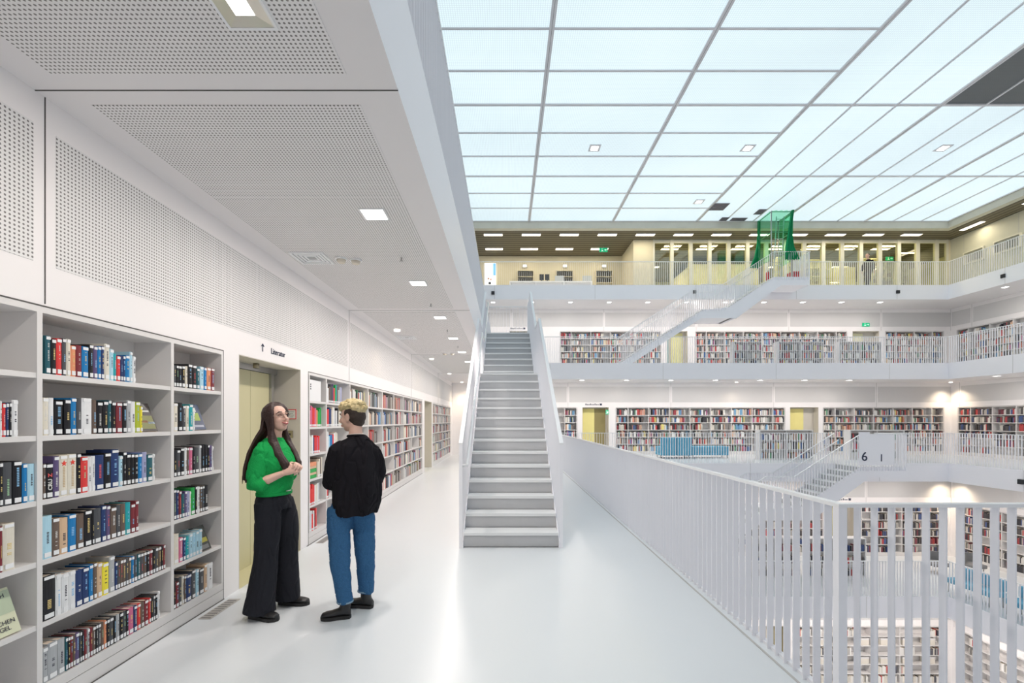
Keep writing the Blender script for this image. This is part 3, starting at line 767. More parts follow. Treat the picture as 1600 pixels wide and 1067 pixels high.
# small round holes in the shelf side
# ---------------------------------------------------------------- loudspeakers on the fascia bands
for x, y, z, lab in ((-.59, EF(2), 7.50, 'small black square loudspeaker on the top fascia above the near staircase'), (8.8, EF(2), 7.55, 'small black square loudspeaker on the top fascia beside the climbing far staircase'),
                     (18.3, EF(2), 7.55, 'small black square loudspeaker on the top fascia near the far right corner'), (ER(2), 18.9, 7.55, 'small black square loudspeaker on the right hand top fascia'),
                     (ER(0), 14.2, -.36, 'small black square loudspeaker on the right hand fascia of this level')):
    B = MB(); r = .075
    if y == EF(2): B.box(x - r, y - .06, z - r, x + r, y - .001, z + r)
    else: B.box(x - .06, y - r, z - r, x - .001, y + r, z + r)
    o = B.build('loudspeaker', BLACK, None, lab, 'speaker', bevel=.006)
    B = MB(); r = .055
    if y == EF(2): B.box(x - r, y - .063, z - r, x + r, y - .061, z + r)
    else: B.box(x - .063, y - r, z - r, x - .061, y + r, z + r)
    B.build('speaker_grille', mat('black_cloth', (.035, .035, .04), .9), o)
# exit signs
def exitsign(x, y, z, w, h, lab, lvl=0):
    e = empty('exit_sign', (x, y, z), lab, 'sign')
    B = MB(); B.box(x - w / 2, y - .03, z - h / 2, x + w / 2, y, z + h / 2); B.build('panel', GREENS, e)
    B = MB(); a = x - w * .2
    B.tube([(a, y - .033, z + h * .12), (a + .02, y - .033, z - h * .12), (a - .03, y - .033, z - h * .35)], h * .05, 6); B.tube([(a + .02, y - .033, z - h * .12), (a + .06, y - .033, z - h * .33)], h * .05, 6)
    B.ball((a + .01, y - .033, z + h * .27), (h * .08, .004, h * .08), 8)
    a = x + w * .22; B.tube([(a - w * .14, y - .033, z), (a + w * .12, y - .033, z)], h * .05, 6); B.tube([(a + w * .03, y - .033, z + h * .2), (a + w * .13, y - .033, z), (a + w * .03, y - .033, z - h * .2)], h * .05, 6)
    B.build('symbol', PICTO, e)
    if z > 10: B = MB(); B.cyl((x, y - .015, z + h / 2), .008, ZS - z - h / 2 + .01, 6); B.build('hanger', STEEL, e)
    return e
exitsign(5.05, 23.5, 10.35, .42, .2, 'green exit sign hanging below the slatted ceiling of the top gallery')
exitsign(20.4, 24.2, 10.15, .4, .2, 'green exit sign behind the glazed partition of the top gallery')
exitsign(18.3, WF(1) - .02, 6.42, .36, .17, 'green exit sign above the right doorway one level up')
exitsign(4.62, WF(0) - .05, 1.93, .12, .2, 'small green exit sign in the yellow and brown far doorway')
# faint wall lettering above far doorways (too small to read)
for x, y, z, lab in ((4.0, WF(0), 2.25, 'tiny dark lettering on the wall above the yellow and brown far doorway'), (.6, WF(1), 6.2, 'tiny dark lettering on the wall seen past the head of the near staircase'),
                     (13.6, WF(-1), -1.68, 'tiny dark lettering on the wall of the level below, under the lower staircase')):
    B = MB(); a = x - .35
    for k in range(9): B.box(a, y - .004, z, a + .04, y - .001, z + (.05 if k % 3 else .08)); a += .07
    B.box(a + .02, y - .004, z - .01, a + .12, y - .001, z + .08); B.build('wall_lettering', NAVYT, None, lab, 'sign')
# ---------------------------------------------------------------- books
BC = dict(k=(.022, .022, .026), d=(.085, .09, .10), n=(.03, .055, .16), b=(.02, .20, .48), c=(.42, .66, .78), t=(.03, .12, .15), q=(.03, .36, .40), r=(.72, .06, .06),
          m=(.22, .04, .05), o=(.75, .30, .16), p=(.12, .09, .20), g=(.03, .36, .08), l=(.42, .50, .05), y=(.85, .74, .06), w=(.78, .79, .80), e=(.72, .68, .58), s=(.42, .44, .46),
          h=(.15, .11, .09), i=(.62, .16, .28), v=(.36, .38, .58), a=(.66, .46, .30))
CN = dict(k='black', d='charcoal', n='navy blue', b='bright blue', c='pale blue', t='dark teal', q='turquoise', r='red', m='dark red', o='orange', p='dark purple', g='green', l='lime green',
          y='yellow', w='white', e='cream', s='silver grey', h='brown', i='pink', v='lavender', a='tan')
BM = {k: mat('book_cover_' + CN[k].replace(' ', '_'), c, .42, var=.10, vscale=22, spec=.2) for k, c in BC.items()}
PAGES = mat('book_pages', (.70, .58, .47), .8, var=.05); LABEL = mat('white_label', (.82, .83, .84), .5); LDARK = mat('title_dark', (.05, .05, .07), .6)
TC = [mat('title_white', (.62, .62, .60), .5), mat('title_gold', (.70, .55, .22), .5), mat('title_blue', (.25, .50, .75), .5), mat('title_red', (.70, .10, .10), .5), mat('title_green', (.35, .6, .35), .5)]
XS = -2.457
rb = random.Random(11); nbook = 0
def book(y, w, h, c, zs, label, group, title=True, dp=None, x=XS, small=False, toplabel=True):
    global nbook; nbook += 1
    dp = dp or min(.19, h * .68); t = .0025
    B = MB(); x0 = x
    prof = [(x0 - .004, y), (x0, y + w * .25), (x0 + .001, y + w * .5), (x0, y + w * .75), (x0 - .004, y + w), (x0 - dp, y + w), (x0 - dp, y + w - t), (x0 - .010, y + w - t), (x0 - .010, y + t), (x0 - dp, y + t), (x0 - dp, y)]
    B.prism([(a, b, zs) for a, b in prof], (0, 0, h))
    o = B.build('book', BM[c], None, label, 'book', group)
    B = MB(); B.box(x0 - dp + .004, y + t + .0002, zs + .003, x0 - .0102, y + w - t - .0002, zs + h - .004); B.build('pages', PAGES, o)
    if w > .010:
        B = MB(); B.box(x0, y + w * .14, zs + .008, x0 + .0018, y + w * .86, zs + .032)
        B.build('spine_label', LABEL, o)
        if toplabel and rb.random() < .8: B = MB(); B.box(x0, y + w * .10, zs + h - .020, x0 + .0018, y + w * .90, zs + h - .004); B.build('top_label', LABEL, o)
    if title and w > .011:
        B = MB(); light = sum(BC[c]) > 1.1
        z = zs + .05 + rb.random() * .04; zt = min(zs + h - .03, z + rb.uniform(.04, .10)); ww = w * rb.uniform(.18, .34); yc = y + w * .5
        while z < zt:
            l = rb.uniform(.003, .007)
            B.box(x0 + .0003, yc - ww / 2, z, x0 + .0016, yc + ww / 2, min(z + l, zt))
            z += l + (.0035 if rb.random() < .82 else .018)
        B.build('title', LDARK if light and rb.random() < .75 else rb.choice(TC[:3] if rb.random() < .7 else TC), o)
    return o
BAYN = {'A': 'leftmost near bay', 'B': 'wide near bay', 'C': 'narrow near bay'}
ROWN = {1: 'top', 2: 'second', 3: 'third', 4: 'fourth', 5: 'fifth', 6: 'bottom'}
ZSH = {1: 1.80, 2: 1.47, 3: 1.13, 4: .81, 5: .48, 6: .15}
BOOKDATA = """B 1 2.407,0.028,0.205,t 2.438,0.027,0.193,k 2.466,0.030,0.201,r 2.498,0.023,0.207,d 2.522,0.025,0.208,e 2.547,0.030,0.175,o 2.580,0.033,0.183,m 2.615,0.041,0.182,b 2.659,0.028,0.200,k 2.688,0.026,0.195,p 2.715,0.023,0.199,b 2.738,0.022,0.203,n 2.761,0.036,0.221,e 2.797,0.029,0.195,c 2.825,0.021,0.171,q 2.848,0.028,0.160,r 2.877,0.016,0.165,n 2.894,0.019,0.167,n 2.914,0.032,0.174,b 2.946,0.022,0.200,c 2.970,0.024,0.174,w
B 2 2.390,0.033,0.202,e 2.424,0.027,0.203,w 2.457,0.044,0.188,k 2.511,0.037,0.197,k 2.549,0.032,0.208,b 2.583,0.030,0.210,d 2.613,0.064,0.211,w 2.681,0.027,0.204,h 2.711,0.038,0.192,k 2.753,0.034,0.198,k 2.787,0.022,0.206,t 2.812,0.030,0.196,k 2.846,0.044,0.194,m 2.893,0.031,0.196,k 2.924,0.030,0.212,s 2.957,0.034,0.206,w 2.992,0.039,0.204,l 3.033,0.017,0.175,y
B 3 2.392,0.017,0.189,h 2.409,0.038,0.187,k 2.450,0.031,0.224,p 2.482,0.046,0.227,e 2.529,0.052,0.230,e 2.583,0.025,0.229,k 2.609,0.043,0.207,r 2.652,0.021,0.204,w 2.674,0.025,0.209,w 2.702,0.055,0.210,n 2.761,0.046,0.219,k 2.809,0.055,0.237,n 2.866,0.027,0.194,c 2.895,0.026,0.217,k 2.923,0.031,0.200,k 2.957,0.025,0.198,k 2.985,0.030,0.196,k 3.016,0.031,0.197,b 3.049,0.037,0.206,v 3.091,0.047,0.184,t 3.139,0.017,0.188,w
B 4 2.392,0.050,0.228,c 2.443,0.040,0.207,h 2.485,0.045,0.198,a 2.533,0.047,0.207,b 2.583,0.044,0.200,h 2.630,0.047,0.210,k 2.679,0.013,0.206,k 2.693,0.045,0.210,d 2.742,0.031,0.218,n 2.775,0.026,0.212,p 2.805,0.041,0.195,h 2.848,0.028,0.201,d 2.878,0.035,0.203,h 2.915,0.037,0.207,q 2.955,0.034,0.189,m 2.991,0.028,0.204,m
B 5 2.391,0.069,0.236,k 2.462,0.033,0.223,w 2.497,0.039,0.215,w 2.537,0.039,0.216,w 2.577,0.040,0.210,n 2.619,0.039,0.208,n 2.660,0.026,0.214,b 2.688,0.022,0.217,h 2.713,0.032,0.206,a 2.747,0.044,0.194,y 2.795,0.039,0.221,s 2.837,0.016,0.174,n 2.854,0.019,0.178,d 2.874,0.019,0.177,h 2.894,0.021,0.176,h 2.916,0.021,0.176,d 2.938,0.021,0.175,h 2.961,0.020,0.175,b 2.981,0.025,0.176,d 3.008,0.024,0.174,t 3.033,0.025,0.173,d 3.059,0.026,0.173,h 3.086,0.025,0.173,k 3.112,0.026,0.173,m 3.139,0.022,0.173,k 3.163,0.026,0.173,d 3.190,0.025,0.173,h 3.216,0.018,0.173,k 3.236,0.018,0.174,m
B 6 2.391,0.029,0.187,s 2.421,0.052,0.197,s 2.475,0.038,0.193,s 2.516,0.013,0.184,t 2.530,0.014,0.183,k 2.545,0.014,0.181,m 2.560,0.015,0.181,h 2.575,0.024,0.181,p 2.601,0.012,0.177,d 2.613,0.015,0.180,k 2.630,0.016,0.176,m 2.647,0.016,0.174,s 2.665,0.017,0.172,m 2.682,0.019,0.170,h 2.702,0.015,0.171,k 2.718,0.018,0.170,d 2.737,0.020,0.171,h 2.759,0.017,0.170,o 2.777,0.020,0.170,k 2.798,0.026,0.171,d 2.826,0.018,0.168,k 2.845,0.024,0.170,s 2.870,0.026,0.169,k 2.896,0.022,0.168,d 2.919,0.020,0.166,k 2.940,0.037,0.170,i 2.979,0.028,0.170,n 3.009,0.026,0.171,r 3.037,0.029,0.170,h 3.068,0.033,0.172,m 3.105,0.017,0.172,r 3.122,0.019,0.174,k 3.144,0.017,0.175,d 3.163,0.019,0.177,k 3.184,0.019,0.190,w
C 1 3.338,0.023,0.160,d 3.363,0.025,0.163,k 3.388,0.031,0.163,k 3.421,0.035,0.166,k 3.458,0.026,0.168,e 3.488,0.048,0.188,k 3.538,0.045,0.185,k 3.586,0.032,0.167,t 3.623,0.046,0.185,c 3.672,0.034,0.182,b 3.708,0.050,0.186,o 3.761,0.043,0.187,m
C 2 3.333,0.046,0.208,e 3.383,0.044,0.215,k 3.430,0.032,0.194,d 3.465,0.033,0.195,e 3.502,0.040,0.206,q 3.543,0.019,0.150,w
C 3 3.338,0.028,0.201,k 3.370,0.035,0.199,d 3.407,0.042,0.210,k 3.452,0.023,0.212,w 3.478,0.021,0.211,h 3.502,0.036,0.209,i 3.541,0.023,0.216,k 3.567,0.045,0.205,d 3.615,0.026,0.221,s 3.644,0.035,0.220,k 3.682,0.033,0.223,k 3.717,0.024,0.218,k 3.743,0.029,0.214,p 3.774,0.015,0.203,w
C 4 3.336,0.027,0.225,d 3.365,0.024,0.220,n 3.392,0.025,0.206,m 3.420,0.031,0.182,t 3.452,0.024,0.197,p 3.478,0.025,0.193,v 3.506,0.013,0.188,w 3.521,0.045,0.212,g 3.569,0.023,0.215,k 3.593,0.028,0.211,w 3.623,0.028,0.207,h 3.654,0.022,0.208,d 3.678,0.046,0.209,k
C 5 3.336,0.054,0.221,e 3.392,0.039,0.182,i 3.434,0.028,0.176,n 3.465,0.033,0.173,q 3.503,0.033,0.184,c 3.537,0.036,0.183,c 3.575,0.034,0.186,c 3.610,0.041,0.193,c
C 6 3.332,0.027,0.209,k 3.362,0.027,0.189,m 3.392,0.028,0.217,d 3.423,0.020,0.216,e 3.445,0.024,0.209,h 3.472,0.053,0.204,n 3.529,0.044,0.221,d 3.578,0.034,0.210,c 3.616,0.055,0.202,d 3.675,0.036,0.220,a 3.714,0.069,0.213,w
A 2 2.187,0.013,0.175,w 2.201,0.015,0.164,r 2.217,0.012,0.167,n 2.230,0.013,0.169,k 2.244,0.028,0.183,w
A 3 2.187,0.016,0.215,k 2.205,0.039,0.213,d 2.248,0.042,0.215,k 2.292,0.024,0.199,b 2.317,0.035,0.196,c
A 4 2.187,0.015,0.223,m 2.203,0.054,0.231,e"""
for line in BOOKDATA.strip().split('\n'):
    p = line.split(); bay, row = p[0], int(p[1]); items = ' '.join(p[2:]).split()
    for i, it in enumerate(items):
        y, w, h, c = it.split(','); y, w, h = float(y) * 1.0105, float(w) * 1.0105, float(h)
        lab = '%s book, %s from the left on the %s shelf of the %s' % (CN[c], ORD[i], ROWN[row], BAYN[bay])
        plain = (bay, row, i) in (('B', 3, 1), ('B', 3, 3), ('B', 3, 4))
        o = book(y, w - .0006, h, c, ZSH[row], lab, 'books on the %s shelf of the %s' % (ROWN[row], BAYN[bay]), title=not plain)
        if (bay, row, i) == ('B', 3, 1):
            text('title', 'CRU', .030, (XS + .003, y + w * .5, ZSH[row] + .075), MX_SPINE, TC[0], o, depth=.0006, bold=.001)
            text('title', 'Z', .030, (XS + .003, y + w * .5, ZSH[row] + .125), MX_SPINE, TC[3], o, depth=.0006, bold=.001)
        if plain and i in (3, 4):
            cy, cz = y + w * .5, ZSH[row] + h * .80; B = MB(); ring = []
            for q in range(10):
                a = math.pi / 2 + q * math.pi / 5; rr = .017 if q % 2 == 0 else .007
                ring.append((XS + .0005, cy + math.cos(a) * rr, cz + math.sin(a) * rr))
            B.prism(ring, (.002, 0, 0)); B.build('red_star', mat('red_star', (.75, .05, .03), .5), o)
            B = MB(); 
            for k in range(13): B.box(XS + .0003, cy - .006, ZSH[row] + .05 + k * .009, XS + .0016, cy + .006, ZSH[row] + .056 + k * .009)
            B.build('title', mat('title_faded_gold', (.55, .42, .25), .6), o)
# books propped with the cover to the front
def propped(y, w, h, zs, cm, label, deco, back=.075):
    B = MB(); th = .018; x0, x1 = -2.462, -2.462 - back
    P = lambda u, v, d=0: (x0 + (x1 - x0) * v - d * .93, y + u * w, zs + h * v * .97 - d * .35 + .007)
    B.hexa([P(0, 0), P(1, 0), P(1, 0, th), P(0, 0, th), P(0, 1), P(1, 1), P(1, 1, th), P(0, 1, th)])
    o = B.build('book', cm, None, label, 'book', 'books propped up to show their covers')
    for nm, u0, v0, u1, v1, m in deco:
        B = MB(); B.hexa([P(u0, v0, 0), P(u1, v0, 0), P(u1, v0, -.0015), P(u0, v0, -.0015), P(u0, v1, 0), P(u1, v1, 0), P(u1, v1, -.0015), P(u0, v1, -.0015)]); B.build(nm, m, o)
    B = MB(); B.hexa([P(.03, .01, .003), P(.97, .01, .003), P(.97, .01, th - .003), P(.03, .01, th - .003), P(.03, -.004, .003), P(.97, -.004, .003), P(.97, -.004, th - .003), P(.03, -.004, th - .003)]); B.build('pages', PAGES, o)
    return o, P
dg = mat('dark_green_picture', (.06, .08, .03), .4); olv = mat('olive_picture', (.18, .19, .05), .4)
propped(3.085, .14, .20, 1.47, mat('cover_dark_photo', (.03, .022, .022), .35, var=.4, vscale=14), 'dark book with red and blue figure, cover outward, second shelf of the wide near bay',
        [('picture', .08, .08, .92, .55, olv), ('title', .25, .68, .85, .74, TC[0]), ('picture', .10, .30, .55, .38, mat('salmon', (.7, .28, .2), .5)), ('picture', .55, .26, .95, .33, mat('pale_blue_p', (.5, .6, .75), .5))])
propped(3.575, .17, .21, 1.47, mat('cover_navy', (.025, .05, .12), .35), 'navy book with green picture, cover outward, second shelf of the narrow near bay',
        [('picture', .30, .35, .80, .66, mat('green_picture', (.32, .42, .08), .5)), ('picture', .25, .70, .70, .86, TC[0]), ('picture', .25, .1, .9, .18, mat('grey_p', (.4, .42, .5), .5))])
propped(3.66, .15, .20, .48, mat('cover_black_yellow', (.035, .04, .035), .35, var=.5, vscale=25), 'black book with yellow patches, cover outward, fifth shelf of the narrow near bay',
        [('picture', .35, .32, .9, .5, mat('dull_yellow', (.42, .38, .05), .5)), ('picture', .1, .06, .85, .22, mat('grey_p2', (.2, .2, .2), .5))])
o, P = propped(2.13, .185, .225, .48, mat('cover_pale_green', (.70, .72, .52), .4), 'pale green book marked Menschen Flügel, cover outward, fifth shelf at the left edge',
        [('picture', .0, .45, .995, .95, mat('sage', (.50, .58, .42), .5)), ('picture', .18, .52, .52, .58, mat('dark_red_p', (.25, .03, .04), .5)), ('picture', .28, .40, .48, .56, REDM)])
ang = math.atan2(.075, .225 * .97); rotm = Matrix.Rotation(-ang, 3, 'Y')
for s_, v, u in (('MENSCHEN', .27, .5), ('FLÜGEL', .14, .5), ('KOCH', .84, .62)):
    p = P(u, v, -.003); text('title', s_, .030, p, rotm @ MX_READ, LDARK, o, depth=.0004)
# the bookcase beyond the doorway: first two bays book by book
FAR1 = {  # narrow first bay
 1: [], 2: 'iirrioggg', 3: 'wewnrrir', 4: 'eehe', 5: 'rrrrwews', 6: 'vwrwmr'}
xsaved = 0; cnt = 0
e = None
B = MB(); B.box(-2.475, 5.70, 1.802, -2.468, 6.08, 2.07); o = B.build('sign_board', LABEL, None, 'blank white board standing on the top shelf of the first bay beyond the doorway', 'sign')
B = MB(); 
for k in range(3): B.box(-2.4675, 5.75, 2.0 - k * .028, -2.466, 5.775, 2.018 - k * .028)
B.build('printed_marks', LDARK, o)
for row, s_ in FAR1.items():
    y = 5.70 if row != 4 else 5.95
    for i, c in enumerate(s_):
        w = rb.uniform(.03, .05); h = rb.uniform(.20, .27)
        if y + w > 6.19: break
        book(y, w, h, c, ZSH[row], '%s book, %s from the left, %s shelf just beyond the lift doorway' % (CN[c], ORD[i], ROWN[row]), 'books in the first bay beyond the doorway', title=False, toplabel=False); y += w + .001; cnt += 1
for i, (c, h) in enumerate((('g', .045), ('a', .03), ('g', .05), ('a', .03), ('o', .05))):
    z0 = .812 + sum((.045, .03, .05, .03, .05)[:i])
    B = MB(); B.box(-2.62, 5.70, z0, -2.465, 5.93, z0 + h - .002); o = B.build('book', BM[c], None, '%s book lying flat, %s from the bottom of the stack beyond the doorway' % (CN[c], ORD[i]), 'book', 'books lying in a stack beyond the doorway')
    B = MB(); B.box(-2.619, 5.703, z0 + .003, -2.4645, 5.74, z0 + h - .005); B.build('pages', PAGES, o); cnt += 1
FAR2 = {1: 'wwhddprgqhssv', 2: 'rrnneewswkee', 3: 'wwcbbrwee', 4: 'mhwwekehw', 5: 'rmwbewkev', 6: 'ehewwgeh'}
for row, s_ in FAR2.items():
    y = 6.24
    for i, c in enumerate(s_):
        if cnt >= 300 - nbook + cnt - 4: break
        w = rb.uniform(.028, .06); h = rb.uniform(.20, .28)
        if y + w > 7.10: break
        book(y, w, h, c, ZSH[row], '%s book, %s from the left on the %s shelf behind the blond person' % (CN[c], ORD[i], ROWN[row]), 'books in the second bay beyond the doorway', title=False, toplabel=False); y += w + .001; cnt += 1
# every other book of the building: one body of books
BV = []; BF = []; BCOL = []
PAL = {'mix': [((.70, .66, .58), 8), ((.78, .77, .74), 5), ((.50, .06, .06), 4), ((.30, .05, .06), 2), ((.05, .05, .06), 9), ((.12, .10, .09), 4), ((.06, .14, .34), 3), ((.15, .32, .50), 2), ((.62, .42, .30), 3), ((.60, .25, .18), 2),
               ((.30, .32, .30), 3), ((.45, .44, .42), 3), ((.10, .28, .16), 1), ((.70, .60, .20), 1), ((.40, .14, .28), 1)],
       'dark': [((.05, .05, .06), 8), ((.10, .09, .09), 4), ((.45, .06, .06), 3), ((.06, .10, .25), 3), ((.5, .48, .44), 4), ((.20, .05, .07), 2), ((.68, .66, .62), 3)],
       'pale': [((.78, .77, .74), 10), ((.70, .66, .58), 6), ((.5, .06, .06), 1), ((.1, .1, .12), 2), ((.45, .44, .42), 3)]}
rs = random.Random(3)
def pick(pal):
    L = PAL[pal]; c = rs.choices([a for a, _ in L], [b for _, b in L])[0]; f = rs.uniform(.8, 1.15)
    return tuple(min(1, v * f) for v in c)
def bulk_row(xf, s0, s1, z, pal, t=.012, d=.15, fill=None, hmax=.28):
    fill = rs.uniform(.55, .98) if fill is None else fill
    s = s0 + .01; end = s0 + (s1 - s0) * fill; base = rs.uniform(.20, .25); run = 0; col = None
    while s < end:
        w = rs.uniform(.018, .05)
        if s + w > s1 - .005: break
        if run <= 0: col = pick(pal); run = rs.choice((1, 1, 1, 1, 2, 3))
        run -= 1
        h = min(hmax, base + rs.uniform(-.035, .04)); i = len(BV)
        for a in (s, s + w - .001):
            for b in (t, t + d):
                for c in (z, z + h): BV.append(xf(a, b, c))
        BF.extend([(i, i + 1, i + 5, i + 4), (i + 2, i + 6, i + 7, i + 3), (i, i + 2, i + 3, i + 1), (i + 4, i + 5, i + 7, i + 6), (i + 1, i + 3, i + 7, i + 5)])
        BCOL.extend([col, col, col, col, (.68, .60, .5)])
        s += w
        if rs.random() < .03: s += .06
for sd, k, a, b in CASES:
    xf = side(sd, k); bs = bays(a, b, k, sd)
    for q in range(len(bs) - 1):
        for r, h in enumerate(SH):
            if (sd, k) == ('left', 0):
                if a < 0 and q >= 3: continue
                if 5 < a < 6 and q < 2: continue
            pal = 'mix' if k >= 0 else ('dark' if k == -1 else 'pale')
            if sd == 'right' and k == 0: pal = 'dark'
            fill = None
            if k == -2: fill = rs.choice((0, .3, .5, .9, .9)) if sd == 'far' else rs.choice((0, 0, 0, .4, .6))
            if rs.random() < .04: continue
            if fill == 0: continue
            if (sd, k) == ('far', -2) and a > 9 and r in (2, 4): continue
            bulk_row(xf, bs[q] + .014, bs[q + 1] - .014, ZF(k) + h + .0005, pal, fill=fill)
            if k == -2 and rs.random() < .5:
                pass
# ---------------------------------------------------------------- low double bookcases standing on the galleries
def low_case(x0, x1, y, z, h, lab, rows=3, pal='mix'):
    B = MB(); D = .34
    B.box(x0, y, z, x0 + .04, y + D, z + h); B.box(x1 - .04, y, z, x1, y + D, z + h); B.box(x0 + .04, y, z + h - .03, x1 - .04, y + D, z + h)
    B.box(x0 + .04, y + .01, z, x1 - .04, y + D, z + .06); B.box(x0 + .04, y + .20, z + .06, x1 - .04, y + .22, z + h - .03)
    m = (x0 + x1) / 2; B.box(m - .012, y, z + .06, m + .012, y + D, z + h - .03)
    e = B.build('low_bookcase', SHELFM, None, lab, 'bookcase', 'low free standing bookcases')
    s = MB()
    for r in range(1, rows): s.box(x0 + .04, y + .005, z + .06 + r * (h - .09) / rows - .02, x1 - .04, y + .2, z + .06 + r * (h - .09) / rows)
    s.build('shelf_boards', SHELFM, e)
    xf = lambda s_, t, zz: (s_, y + t, zz)
    for r in range(rows):
        for a, b in ((x0 + .04, m - .012), (m + .012, x1 - .04)): bulk_row(xf, a, b, z + .062 + r * (h - .09) / rows, pal, d=.15, t=.01, fill=rs.uniform(.7, .97), hmax=(h - .09) / rows - .05)
low_case(10.0, 12.1, 17.9, 0, 1.18, 'low white bookcase on this level behind the small staircase head, left of the 6 panel')
low_case(13.55, 15.7, 17.9, 0, 1.18, 'low white bookcase on this level right of the panel marked 6')
low_case(10.2, 11.5, 20.4, ZF(1), 1.15, 'low white bookcase one level up, leftmost of the free standing row')
low_case(12.2, 14.25, 20.4, ZF(1), 1.15, 'low white bookcase one level up, middle of the free standing row')
low_case(14.95, 16.85, 20.4, ZF(1), 1.15, 'low white bookcase one level up, rightmost of the free standing row')
low_case(8.6, 10.2, 15.9, ZF(-1), 1.37, 'low bookcase one level down, left of its neighbour', pal='dark')
low_case(10.6, 12.6, 15.9, ZF(-1), 1.37, 'low bookcase one level down in front of the brown door', pal='dark')
me = bpy.data.meshes.new('books'); me.from_pydata(BV, [], BF)
ca = me.color_attributes.new('cover_colour', 'FLOAT_COLOR', 'CORNER')
vals = []
for f, c in zip(BF, BCOL): vals += [c[0], c[1], c[2], 1.0] * 4
ca.data.foreach_set('color', vals)
BMAT = bpy.data.materials.new('book_covers_mixed'); BMAT.use_nodes = True
nt = BMAT.node_tree; at = nt.nodes.new('ShaderNodeAttribute'); at.attribute_name = 'cover_colour'
nt.links.new(at.outputs['Color'], nt.nodes['Principled BSDF'].inputs['Base Color']); nt.nodes['Principled BSDF'].inputs['Roughness'].default_value = .5
me.materials.append(BMAT)
add('books', me, (0, 0, 0), None, 'hundreds of smaller books filling the bookcases of all the farther shelves and levels', 'books', None, 'stuff')
# pale boxes on the lowest shelves
rp = random.Random(5)
for q in range(12):
    x = 10.95 + (q % 6) * .78; z = ZF(-2) + SH[2 + (q // 6) * 2] + .001
    B = MB(); B.box(x, WF(-2) + .02, z, x + .36, WF(-2) + .22, z + .24); o = B.build('storage_box', mat('cream_box', (.72, .68, .60), .6), None, 'pale box two levels down, %s from the left on the %s filled shelf' % (ORD[q % 6], ('lower', 'upper')[q // 6]), 'box', 'pale boxes two levels down')
    B = MB(); B.box(x - .004, WF(-2) + .016, z + .19, x + .364, WF(-2) + .224, z + .245); B.build('lid', SHELFM, o)
# ---------------------------------------------------------------- seats
def bench(x0, x1, y, z, lab, h=.48, back=None, name='bench', rot=False, hd=.6):
    e = empty(name, ((x0 + x1) / 2, y, z), lab, 'sofa')
    n = max(1, round((x1 - x0) / .75)); w = (x1 - x0) / n
    B = MB(); B.box(x0, y - hd / 2, z + .12, x1, y + hd / 2, z + .24); B.build('base', BLUEF, e, bevel=.02)
    for i in range(n):
        B = MB(); B.box(x0 + i * w + .005, y - hd / 2, z + .24, x0 + (i + 1) * w - .005, y + hd / 2, z + h); B.build('seat_cushion', BLUEF, e, bevel=.03)
        if back:
            B = MB(); B.box(x0 + i * w + .005, y - hd / 2 - .14, z + .12, x0 + (i + 1) * w - .005, y - hd / 2 - .01, z + back); B.build('back_cushion', BLUEF, e, bevel=.03)
    for px in (x0 + .06, x1 - .06):
        for py in (y - hd / 2 + .06, y + hd / 2 - .06):
            B = MB(); B.cyl((px, py, z), .02, .12, 8); B.build('leg', STEEL, e)
bench(6.35, 7.62, 19.0, 0, 'blue sofa with backrest on this level in front of the far wall', back=.86, name='sofa')
bench(7.66, 9.2, 19.0, 0, 'low blue bench without backrest beside the blue sofa', name='bench')
def bench_y(x, y0, y1, z, lab):
    e = empty('bench', (x, (y0 + y1) / 2, z), lab, 'bench', 'blue benches one level down')
    B = MB(); B.box(x - .25, y0, z + .30, x + .25, y1, z + .46); B.build('seat_cushion', BLUEF, e, bevel=.03)
    B = MB(); B.box(x + .17, y0, z + .47, x + .27, y1, z + .80); B.build('back_cushion', BLUEF, e, bevel=.03)
    for px in (x - .2, x + .2):
        for py in (y0 + .06, y1 - .06): B = MB(); B.cyl((px, py, z), .018, .30, 8); B.build('leg', STEEL, e)
for i, y in enumerate((13.3, 11.6, 9.9, 8.2)): bench_y(ER(-1) + .6, y, y + 1.35, ZF(-1), 'blue bench one level down behind the right hand railing, %s from the corner' % ORD[i])
def chair(x, y, z, lab):
    e = empty('lounge_chair', (x, y, z), lab, 'chair', 'grey lounge chairs one level down'); G = mat('grey_fabric', (.22, .22, .22), .8)
    B = MB(); B.box(x - .28, y - .28, z + .28, x + .28, y + .28, z + .42); B.build('seat', G, e, bevel=.04)
    B = MB(); ring = [(x + math.cos(a) * .3, y + math.sin(a) * .3, z + .42) for a in [math.pi * (-.05 + 1.1 * k / 10) for k in range(11)]]
    ring += [(x + math.cos(a) * .25, y + math.sin(a) * .25, z + .42) for a in [math.pi * (1.05 - 1.1 * k / 10) for k in range(11)]]
    B.prism(ring, (0, 0, .3)); B.build('backrest', G, e)
    for px in (-.2, .2):
        for py in (-.2, .2): B = MB(); B.cyl((x + px, y + py, z), .015, .28, 8); B.build('leg', STEEL, e)
chair(15.5, 16.4, ZF(-1), 'grey lounge chair one level down by the corner, left one'); chair(16.6, 16.2, ZF(-1), 'grey lounge chair one level down by the corner, right one')
# panel with the 6
e = empty('numbered_sign', (12.0, EF(0) - 1.22, .04), 'white panel with a dark numeral 6 at the head of the lower staircase', 'sign')
y6 = EF(0) - 1.26
B = MB(); B.box(11.86, y6 - .02, .05, 12.22, y6, 1.16); B.build('panel', FASCIA, e)
text('numeral', '6', .42, (12.04, y6 - .024, .33), MX_FAR, NAVYT, e, depth=.003, bold=.004)
B = MB(); B.box(12.22, y6 - .01, .05, 13.05, y6, 1.08); B.build('side_panel', FASCIA, e)
B = MB(); B.box(12.60, y6 - .016, .18, 12.635, y6 - .011, .42); B.build('dark_mark', NAVYT, e)
